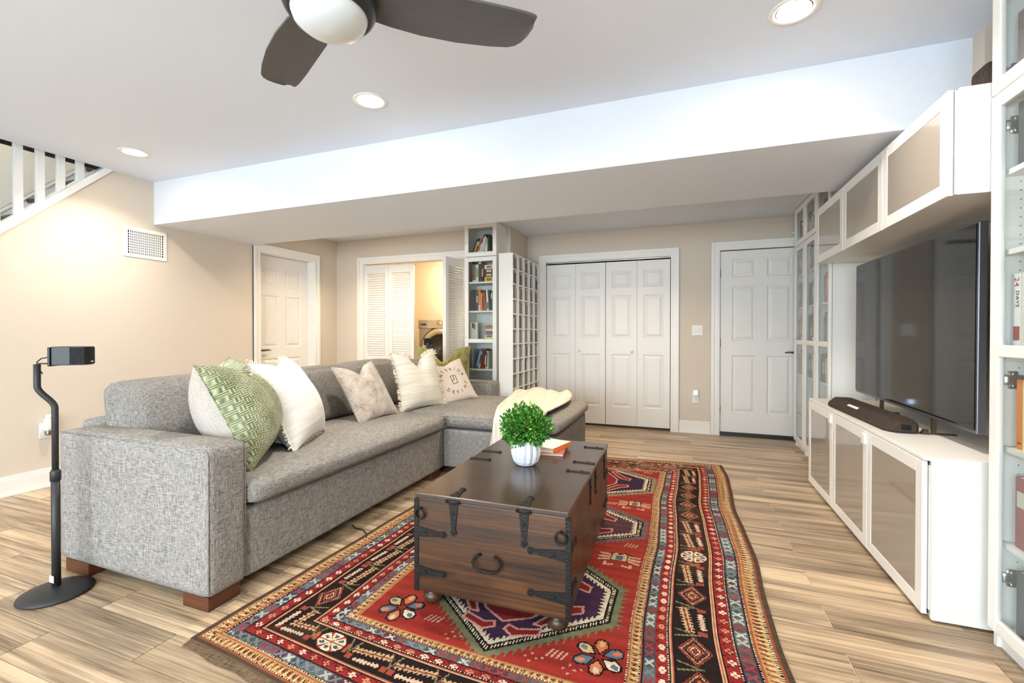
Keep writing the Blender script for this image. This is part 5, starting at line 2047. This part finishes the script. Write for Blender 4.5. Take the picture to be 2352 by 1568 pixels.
# ---- three medallions
for (mx_, my_, a_, e_, b_, body, ser) in ((-0.665, 1.925, 0.385, 0.115, 0.425, purple, green), (-0.665, 2.735, 0.43, 0.095, 0.36, C(92, 56, 66), C(120, 92, 96)), (-0.665, 3.545, 0.43, 0.14, 0.40, C(58, 34, 60), C(150, 126, 96))):
    ax, ay = np.abs(X - mx_), np.abs(Y - my_)
    kf = a_ / math.hypot(a_, b_ - e_)
    dd = np.maximum(ax - a_, (ay - (b_ - (b_ - e_) * np.minimum(ax, a_ * 1.4) / a_)) * kf)
    along = np.where(ax - a_ > (ay - (b_ - (b_ - e_) * np.minimum(ax, a_ * 1.4) / a_)) * kf, Y - my_, (X - mx_) * 1.25)
    saw = np.abs(((along / 0.032) % 1.0) - 0.5) * 2
    inner = Dm > 0.50
    put((dd < 0.020 + 0.045 * saw) & (dd > 0.015) & inner, ser)
    put((dd < 0.040) & (dd > 0.015) & inner, ser)
    bead = ((along / 0.014) % 1.0) < 0.5
    put((dd <= 0.015) & (dd > -0.018), black_)
    put((dd <= 0.006) & (dd > -0.008) & bead, cream)
    put((dd <= -0.018), body)
    saw2 = np.abs(((along / 0.024) % 1.0) - 0.5) * 2
    put((dd <= -0.016) & (dd > -0.026 - 0.022 * saw2), cream)

    def hook(pts, fill=redf, ol=pink):
        for sx in (1, -1):
            for sy in (1, -1):
                draw([(mx_ + sx * p[0], my_ + sy * p[1]) for p in pts], fill, ol, 0.011)
    draw([(mx_ - 0.19, my_ - 0.05), (mx_ - 0.10, my_ - 0.20), (mx_, my_ - 0.26), (mx_ + 0.10, my_ - 0.20), (mx_ + 0.19, my_ - 0.05), (mx_ + 0.19, my_ + 0.05), (mx_ + 0.10, my_ + 0.20), (mx_, my_ + 0.26), (mx_ - 0.10, my_ + 0.20), (mx_ - 0.19, my_ + 0.05)], redf, pink, 0.012)
    hook([(0.12, 0.235), (0.155, 0.235), (0.235, 0.13), (0.285, 0.10), (0.28, 0.055), (0.215, 0.075), (0.185, 0.12)])
    hook([(0.02, 0.30), (0.06, 0.33), (0.16, 0.29), (0.155, 0.255), (0.07, 0.285), (0.03, 0.27)])
    draw([(mx_ - 0.07, my_ - 0.13), (mx_ + 0.07, my_ - 0.13), (mx_ + 0.10, my_), (mx_ + 0.07, my_ + 0.13), (mx_ - 0.07, my_ + 0.13), (mx_ - 0.10, my_)], body, pink, 0.011)


# ---- field motifs
def flower(cx, cy, sc, cols):
    for k in range(6):
        a = PI / 6 + k * PI / 3
        c, s = math.cos(a), math.sin(a)
        pts = [(0.012, 0), (0.045, 0.022), (0.070, 0.016), (0.078, 0), (0.070, -0.016), (0.045, -0.022)]
        pl = [(cx + sc * (u * c - v * s), cy + sc * (u * s + v * c)) for (u, v) in pts]
        draw(pl, cols[k % len(cols)], black_, 0.007)
        pl = [(cx + sc * ((0.057 + 0.014 * math.cos(q)) * c - 0.010 * math.sin(q) * s), cy + sc * ((0.057 + 0.014 * math.cos(q)) * s + 0.010 * math.sin(q) * c)) for q in np.linspace(0, 2 * PI, 7)[:-1]]
        draw(pl, cols[(k + 1) % len(cols)])


fc = [blue_, orange_, C(206, 172, 112), C(96, 116, 130), C(212, 120, 74), cream]
flower(-0.275, 1.600, 1.2, fc)
flower(-1.090, 1.600, 1.2, fc)
flower(-0.275, 2.36, 0.5, [pink])
for (cx, cy) in ((-0.300, 2.345), (-1.05, 2.345), (-1.05, 3.14), (-0.30, 3.12)):
    cc = C(206, 164, 128)
    for sx in (-1, 1):
        for k in range(3):
            draw([(cx + sx * 0.03, cy - 0.03 + k * 0.02), (cx + sx * 0.10, cy - 0.055 + k * 0.035), (cx + sx * 0.105, cy - 0.038 + k * 0.035), (cx + sx * 0.03, cy - 0.012 + k * 0.02)], cc)
    draw([(cx - 0.04, cy - 0.035), (cx + 0.04, cy - 0.035), (cx + 0.04, cy + 0.035), (cx + 0.02, cy + 0.055), (cx, cy + 0.03), (cx - 0.02, cy + 0.055), (cx - 0.04, cy + 0.035)], cc, black_, 0.006)
    draw([(cx - 0.018, cy - 0.025), (cx + 0.018, cy - 0.025), (cx + 0.018, cy + 0.02), (cx - 0.018, cy + 0.02)], C(80, 104, 112))
    for sx in (-1, 1):
        draw([(cx + sx * 0.02, cy - 0.085), (cx + sx * 0.07, cy - 0.10), (cx + sx * 0.07, cy - 0.06), (cx + sx * 0.055, cy - 0.06), (cx + sx * 0.055, cy - 0.085), (cx + sx * 0.02, cy - 0.07)], cc)
for (cx, cy) in ((-0.42, 1.56), (-0.93, 1.58), (-0.26, 2.50), (-1.06, 2.50), (-0.45, 3.08), (-0.27, 3.85), (-1.05, 3.85)):
    for k in range(4):
        draw([(cx - 0.035 + 0.018 * k, cy - 0.02), (cx - 0.027 + 0.018 * k, cy - 0.02), (cx - 0.012 + 0.018 * k, cy + 0.022), (cx - 0.020 + 0.018 * k, cy + 0.022)], C(200, 160, 130))
for (cx, cy) in ((-0.36, 1.505), (-0.50, 1.515), (-0.82, 1.515)):
    for (dx, dy) in ((-0.02, 0), (0.02, 0), (0, 0.02), (0, -0.02), (0.04, 0.01)):
        draw([(cx + dx - 0.007, cy + dy), (cx + dx, cy + dy - 0.007), (cx + dx + 0.007, cy + dy), (cx + dx, cy + dy + 0.007)], C(196, 150, 120))

# ---- borders
bands = [(0.0, 0.022, 'edge'), (0.022, 0.101, 'gold'), (0.101, 0.158, 'blue'), (0.158, 0.206, 'red'), (0.206, 0.230, 'stripe'), (0.230, 0.366, 'main'), (0.366, 0.390, 'stripe'), (0.390, 0.432, 'red'), (0.432, 0.476, 'blue'), (0.476, 0.528, 'gold')]
for (a, b, kind) in bands:
    mk = (Dm >= a) & (Dm < b)
    q = (Dm - a) / (b - a)
    p = Pp
    if kind == 'edge':
        put(mk, C(84, 66, 50))
    elif kind == 'gold':
        img[mk] = C(188, 146, 88)
        cell = (p / 0.026) % 1.0
        hk = (np.abs(cell - 0.25 - 0.35 * q) < 0.16) & (q > 0.32) & (q < 0.72)
        put(mk & hk, C(132, 62, 34))
        hk = (np.abs(cell - 0.7 - 0.35 * q) < 0.14) & (q > 0.20) & (q < 0.60)
        put(mk & hk, C(218, 188, 132))
        hk = (np.abs(cell - 0.1) < 0.07) & (np.abs(q - 0.5) < 0.1)
        put(mk & hk, black_)
        put(mk & (q < 0.10), C(156, 80, 40))
        put(mk & (q > 0.80) & (q < 0.88), C(170, 84, 44))
        bead = ((p / 0.012) % 1.0) < 0.5
        for lo in (0.12, 0.90):
            put(mk & (q > lo) & (q < lo + 0.08), black_)
            put(mk & (q > lo) & (q < lo + 0.08) & bead, C(226, 206, 170))
    elif kind == 'blue':
        n = np.floor(p / 0.045)
        h = hsh(n + 7 * sid)
        base = np.where((h < 0.45)[..., None], C(92, 100, 108), np.where((h < 0.65)[..., None], C(74, 84, 84), np.where((h < 0.85)[..., None], C(88, 50, 62), C(56, 66, 88))))
        img[mk] = base[mk]
        cx = np.abs(((p / 0.045) % 1.0) - 0.5) * 2
        xm = (np.abs(cx - np.abs(q - 0.5) * 2) < 0.30) & (np.abs(q - 0.5) < 0.36)
        lt = np.where((hsh(n, 3) < 0.35)[..., None], C(186, 186, 168), np.where((hsh(n, 3) < 0.7)[..., None], C(120, 128, 126), C(150, 60, 58)))
        img[mk & xm] = lt[mk & xm]
        put(mk & (q < 0.08), black_)
        put(mk & (q > 0.92), black_)
    elif kind == 'red':
        img[mk] = C(146, 30, 22)
        cell = (p / 0.060) % 1.0
        zig = np.abs(np.abs(cell - 0.5) * 2 - q) < 0.10
        put(mk & zig & (hsh(np.floor(p / 0.06)) < 0.8), C(86, 18, 18))
        cx = (cell - 0.5) * 0.060
        cy = (q - 0.5) * (b - a)
        fl_ = ((np.abs(np.abs(cx) - 0.0095) < 0.0065) & (np.abs(cy) < 0.0055)) | ((np.abs(np.abs(cy) - 0.0085) < 0.0055) & (np.abs(cx) < 0.0060))
        fcol = np.where((hsh(np.floor(p / 0.06), 5) < 0.6)[..., None], C(224, 200, 176), C(206, 132, 100))
        img[mk & fl_] = fcol[mk & fl_]
        bead = ((p / 0.012) % 1.0) < 0.5
        put(mk & (q < 0.09), black_)
        put(mk & (q < 0.09) & bead, C(222, 204, 176))
    elif kind == 'stripe':
        img[mk] = C(204, 166, 118)
        put(mk & (q < 0.28), black_)
        put(mk & (q > 0.45) & (q < 0.62), C(178, 84, 62))
        put(mk & (q > 0.86), C(40, 26, 24))
    elif kind == 'main':
        img[mk] = C(34, 22, 20)
        br = (hsh(np.floor((p + 0.3) / 0.9), 9) > 0.5)
        img[mk & br] = C(58, 38, 28)
        per = 0.185
        n = np.floor(p / per)
        c = (p / per) % 1.0
        u = (c - 0.5) * per
        v = (q - 0.5) * (b - a)
        typ = hsh(n * 1.7 + sid * 3.1, 2)
        # zigzag vine dividing the motifs
        vine = np.abs(np.abs(u) - (per / 2 - 0.012) - 0.0 * v) < 0.004
        put(mk & (np.abs(np.abs(u) * 0.9 + v * 0.25 - 0.080) < 0.0035), C(120, 118, 78))
        # nested diamonds
        dm_ = np.abs(u) * 0.72 + np.abs(v)
        A = mk & (typ < 0.40)
        ringc = [C(160, 60, 40), C(196, 150, 104), C(90, 40, 40), C(200, 92, 56), C(214, 184, 140), C(150, 44, 36)]
        for k in range(6):
            put(A & (dm_ < 0.062 - k * 0.010), ringc[k])
            put(A & (np.abs(dm_ - (0.062 - k * 0.010)) < 0.0022), black_)
        # comb leaves
        B = mk & (typ >= 0.40) & (typ < 0.80)
        saw = np.abs(((u / 0.018) % 1.0) - 0.5) * 2
        put(B & (np.abs(v - 0.022 - 0.16 * u) < 0.022 * (0.35 + 0.65 * saw)) & (np.abs(u) < 0.08), C(206, 164, 116))
        put(B & (np.abs(v - 0.022 - 0.16 * u) < 0.004) & (np.abs(u) < 0.095), C(120, 60, 44))
        saw = np.abs(((u / 0.015) % 1.0) - 0.5) * 2
        put(B & (np.abs(v + 0.034 - 0.1 * u) < 0.015 * (0.3 + 0.7 * saw)) & (np.abs(u) < 0.055), C(210, 176, 150))
        put(B & (np.abs(u) > 0.065) & (np.abs(u) < 0.09) & (v < -0.015) & (v > -0.05), C(160, 66, 44))
        # rosette
        R_ = mk & (typ >= 0.80)
        rr = np.hypot(u, v)
        th_ = np.arctan2(v, u)
        pet = np.abs(((th_ / (PI / 3)) % 1.0) - 0.5) * 2
        put(R_ & (rr < 0.064), C(140, 46, 34))
        put(R_ & (rr < 0.060) & (pet < 0.80) & (rr > 0.010), cream)
        put(R_ & (np.abs(rr - 0.040) < 0.010) & (pet < 0.36), black_)
        put(R_ & (np.abs(rr - 0.040) < 0.0065) & (pet < 0.26), C(74, 98, 128))
        put(R_ & (rr < 0.010), C(150, 120, 70))
        put(R_ & (np.abs(u) > 0.070) & (np.abs(u) < 0.086) & (np.abs(v) < 0.03), C(176, 84, 50))
lum = img.mean(-1, keepdims=True)
img = (lum + (img - lum) * 0.90) * 0.76
img *= (0.90 + 0.20 * rng.random((nx, ny)))[..., None]
img *= (1 + 0.10 * np.sin(Y * 90 + np.sin(X * 7)))[..., None]

sg, tg = np.meshgrid(np.arange(nx + 1) / nx, np.arange(ny + 1) / ny, indexing='ij')
gx, gy = rugpos(sg, tg)
gz = 0.0100 + 0.0012 * np.sin(gx * 6 + 1) * np.sin(gy * 5) + 0.0008 * rng.random(gx.shape)
gz = np.maximum(gz, 0.007)
verts = np.stack([gx, gy, gz], -1).reshape(-1, 3)
ii, jj = np.meshgrid(np.arange(nx), np.arange(ny), indexing='ij')
v00 = ii * (ny + 1) + jj
quads = np.stack([v00, v00 + (ny + 1), v00 + (ny + 1) + 1, v00 + 1], -1).reshape(-1, 4)
cols = img.reshape(-1, 3)
# skirt down to the floor
bi = [(i, 0) for i in range(nx + 1)] + [(nx, j) for j in range(1, ny + 1)] + [(i, ny) for i in range(nx - 1, -1, -1)] + [(0, j) for j in range(ny - 1, 0, -1)]
bidx = np.array([i * (ny + 1) + j for i, j in bi])
nv = len(verts)
low = verts[bidx].copy()
low[:, 2] = 0.0005
verts = np.vstack([verts, low])
nb_ = len(bidx)
k_ = np.arange(nb_)
sk = np.stack([bidx, nv + k_, nv + (k_ + 1) % nb_, bidx[(k_ + 1) % nb_]], -1)
quads = np.vstack([quads, sk])
cols = np.vstack([cols, np.tile(C(92, 72, 54), (nb_, 1))])
org = np.array((-0.66, 2.64, 0.0))
me = bpy.data.meshes.new('area_rug')
me.vertices.add(len(verts))
me.vertices.foreach_set('co', (verts - org).astype(np.float32).ravel())
me.loops.add(quads.size)
me.loops.foreach_set('vertex_index', quads.astype(np.int32).ravel())
me.polygons.add(len(quads))
me.polygons.foreach_set('loop_start', np.arange(0, quads.size, 4, dtype=np.int32))
me.polygons.foreach_set('loop_total', np.full(len(quads), 4, dtype=np.int32))
me.update(calc_edges=True)
ca = me.attributes.new('knot_colour', 'FLOAT_COLOR', 'FACE')
ca.data.foreach_set('color', np.hstack([np.clip(cols, 0, 1), np.ones((len(cols), 1))]).astype(np.float32).ravel())
me.materials.append(M['rug'])
rug = bpy.data.objects.new('area_rug', me)
COL.objects.link(rug)
rug.location = org
tag(rug, 'red and black patterned wool rug with medallions under the trunk', 'rug')
# plain woven end strip at the near short edge
m = MB()
N_ = 60
vs = []
for k in range(N_ + 1):
    s = k / N_
    x, y = rugpos(np.array([[s]]), np.array([[0.0]]))
    x, y = float(x[0, 0]), float(y[0, 0])
    wob = 0.004 * math.sin(k * 0.9)
    vs += [(x, y, 0.006), (x + 0.004, y - 0.034 + wob, 0.004), (x, y, 0.0006), (x + 0.004, y - 0.034 + wob, 0.0006)]
fs = []
for k in range(N_):
    a = 4 * k
    fs += [(a, a + 1, a + 5, a + 4), (a + 1, a + 3, a + 7, a + 5)]
m.add(vs, fs)
m.build('woven_end', M['rugedge'], rug)

# ================================================================== SPEAKER STANDS
def speaker_stand(base, dirv, label, splabel, facing, full=True):
    bx, by = base
    t = thing('speaker_stand', (bx, by, 0), label, 'stand', 'speaker stands')
    MB().lathe([(0.0, 0.0), (0.122, 0.0), (0.128, 0.006), (0.126, 0.012), (0.10, 0.022), (0.05, 0.031), (0.016, 0.034), (0.0, 0.035)], 48).build('base_disc', M['blackmetal'], t, local=True, smooth=True)
    d = Vector((dirv[0], dirv[1], 0)).normalized()
    MB().tube([(0, 0, 0.03), (0, 0, 0.52)], 0.0155, 16).build('lower_pole', M['blackmetal'], t, local=True, smooth=True)
    MB().tube([(0, 0, 0.50), (0, 0, 0.54), (0, 0, 0.548)], [0.0185, 0.0185, 0.014], 16).build('collar', M['blackmetal'], t, local=True, smooth=True)
    pts = [(0, 0, 0.53), (0, 0, 0.82)]
    for k in range(1, 13):
        s = k / 12
        sm = s * s * (3 - 2 * s)
        pts.append((d.x * 0.054 * sm, d.y * 0.054 * sm, 0.82 + 0.10 * s))
    pts += [(d.x * 0.054, d.y * 0.054, 1.015)]
    MB().tube(pts, 0.012, 14).build('upper_pole', M['blackmetal'], t, local=True, smooth=True)
    e = d * 0.054
    MB().box(-0.02, 0.05, -0.012, 0.012, 1.014, 1.018).build('bracket', M['black'], t, local=True).location = (e.x, e.y, 0)
    t.children[-1].rotation_euler = (0, 0, facing)
    wp = [(e.x, e.y, 0.97), (e.x + d.x * 0.02, e.y + d.y * 0.02, 1.0), (e.x + d.x * 0.024, e.y + d.y * 0.024, 1.022), (e.x + d.x * 0.004, e.y + d.y * 0.004, 1.038), (e.x - d.x * 0.035, e.y - d.y * 0.035, 1.044)]
    MB().tube(wp, 0.0025, 6).build('cable', M['wire'], t, local=True, smooth=True)
    MB().box(-0.0165, 0.0165, -0.0168, -0.0160, 0.055, 0.085).build('sticker', M['plastic'], t, local=True)
    s = thing('satellite_speaker', (bx + e.x, by + e.y, 1.008), splabel, 'speaker', 'satellite speakers', rz=facing)
    # local +x is the firing direction
    m = MB()
    pl = [(0.048, -0.036), (0.118, -0.044), (0.168, -0.040), (0.176, -0.014), (0.176, 0.014), (0.168, 0.040), (0.118, 0.044), (0.048, 0.036)]
    m.prism(pl, 2, 0.0, 0.082)
    m.build('cabinet', M['black'], s, local=True, bevel=0.003)
    g = MB()
    g.prism([(0.119, -0.0455), (0.1695, -0.0412), (0.178, -0.0145), (0.178, 0.0145), (0.1695, 0.0412), (0.119, 0.0455)], 2, 0.004, 0.078)
    g.build('grille', M['soundcloth_black'], s, local=True)
    MB().box(0.0385, 0.0485, -0.042, 0.042, -0.004, 0.080).build('back_plate', M['black'], s, local=True, bevel=0.003)
    MB().box(0.1780, 0.1786, -0.008, 0.008, 0.012, 0.017).build('badge', M['plastic'], s, local=True)
    return t


M['soundcloth_black'] = fabric('black_grille_cloth', (24, 24, 26), (52, 52, 56), 600, 0.3, 0.03)
speaker_stand((-2.590, 1.165), (-0.94, -0.35), 'black speaker stand on a round base in front of the sofa arm', 'small black satellite speaker on the stand beside the sofa arm', math.radians(38))
speaker_stand((-2.83, 4.75), (-0.94, 0.35), 'black speaker stand behind the far end of the sofa', 'small black satellite speaker showing before the washer door', math.radians(-58))

# thin cable across the floor from the sofa to the rug
cb = MB().tube([(-1.85, 2.20, 0.004), (-1.80, 2.17, 0.004), (-1.74, 2.165, 0.004), (-1.69, 2.13, 0.006), (-1.65, 2.08, 0.014)], 0.003, 6).build('floor_cable', M['wire'], smooth=True)
tag(cb, 'thin black cable running from under the sofa to the rug', 'cable')
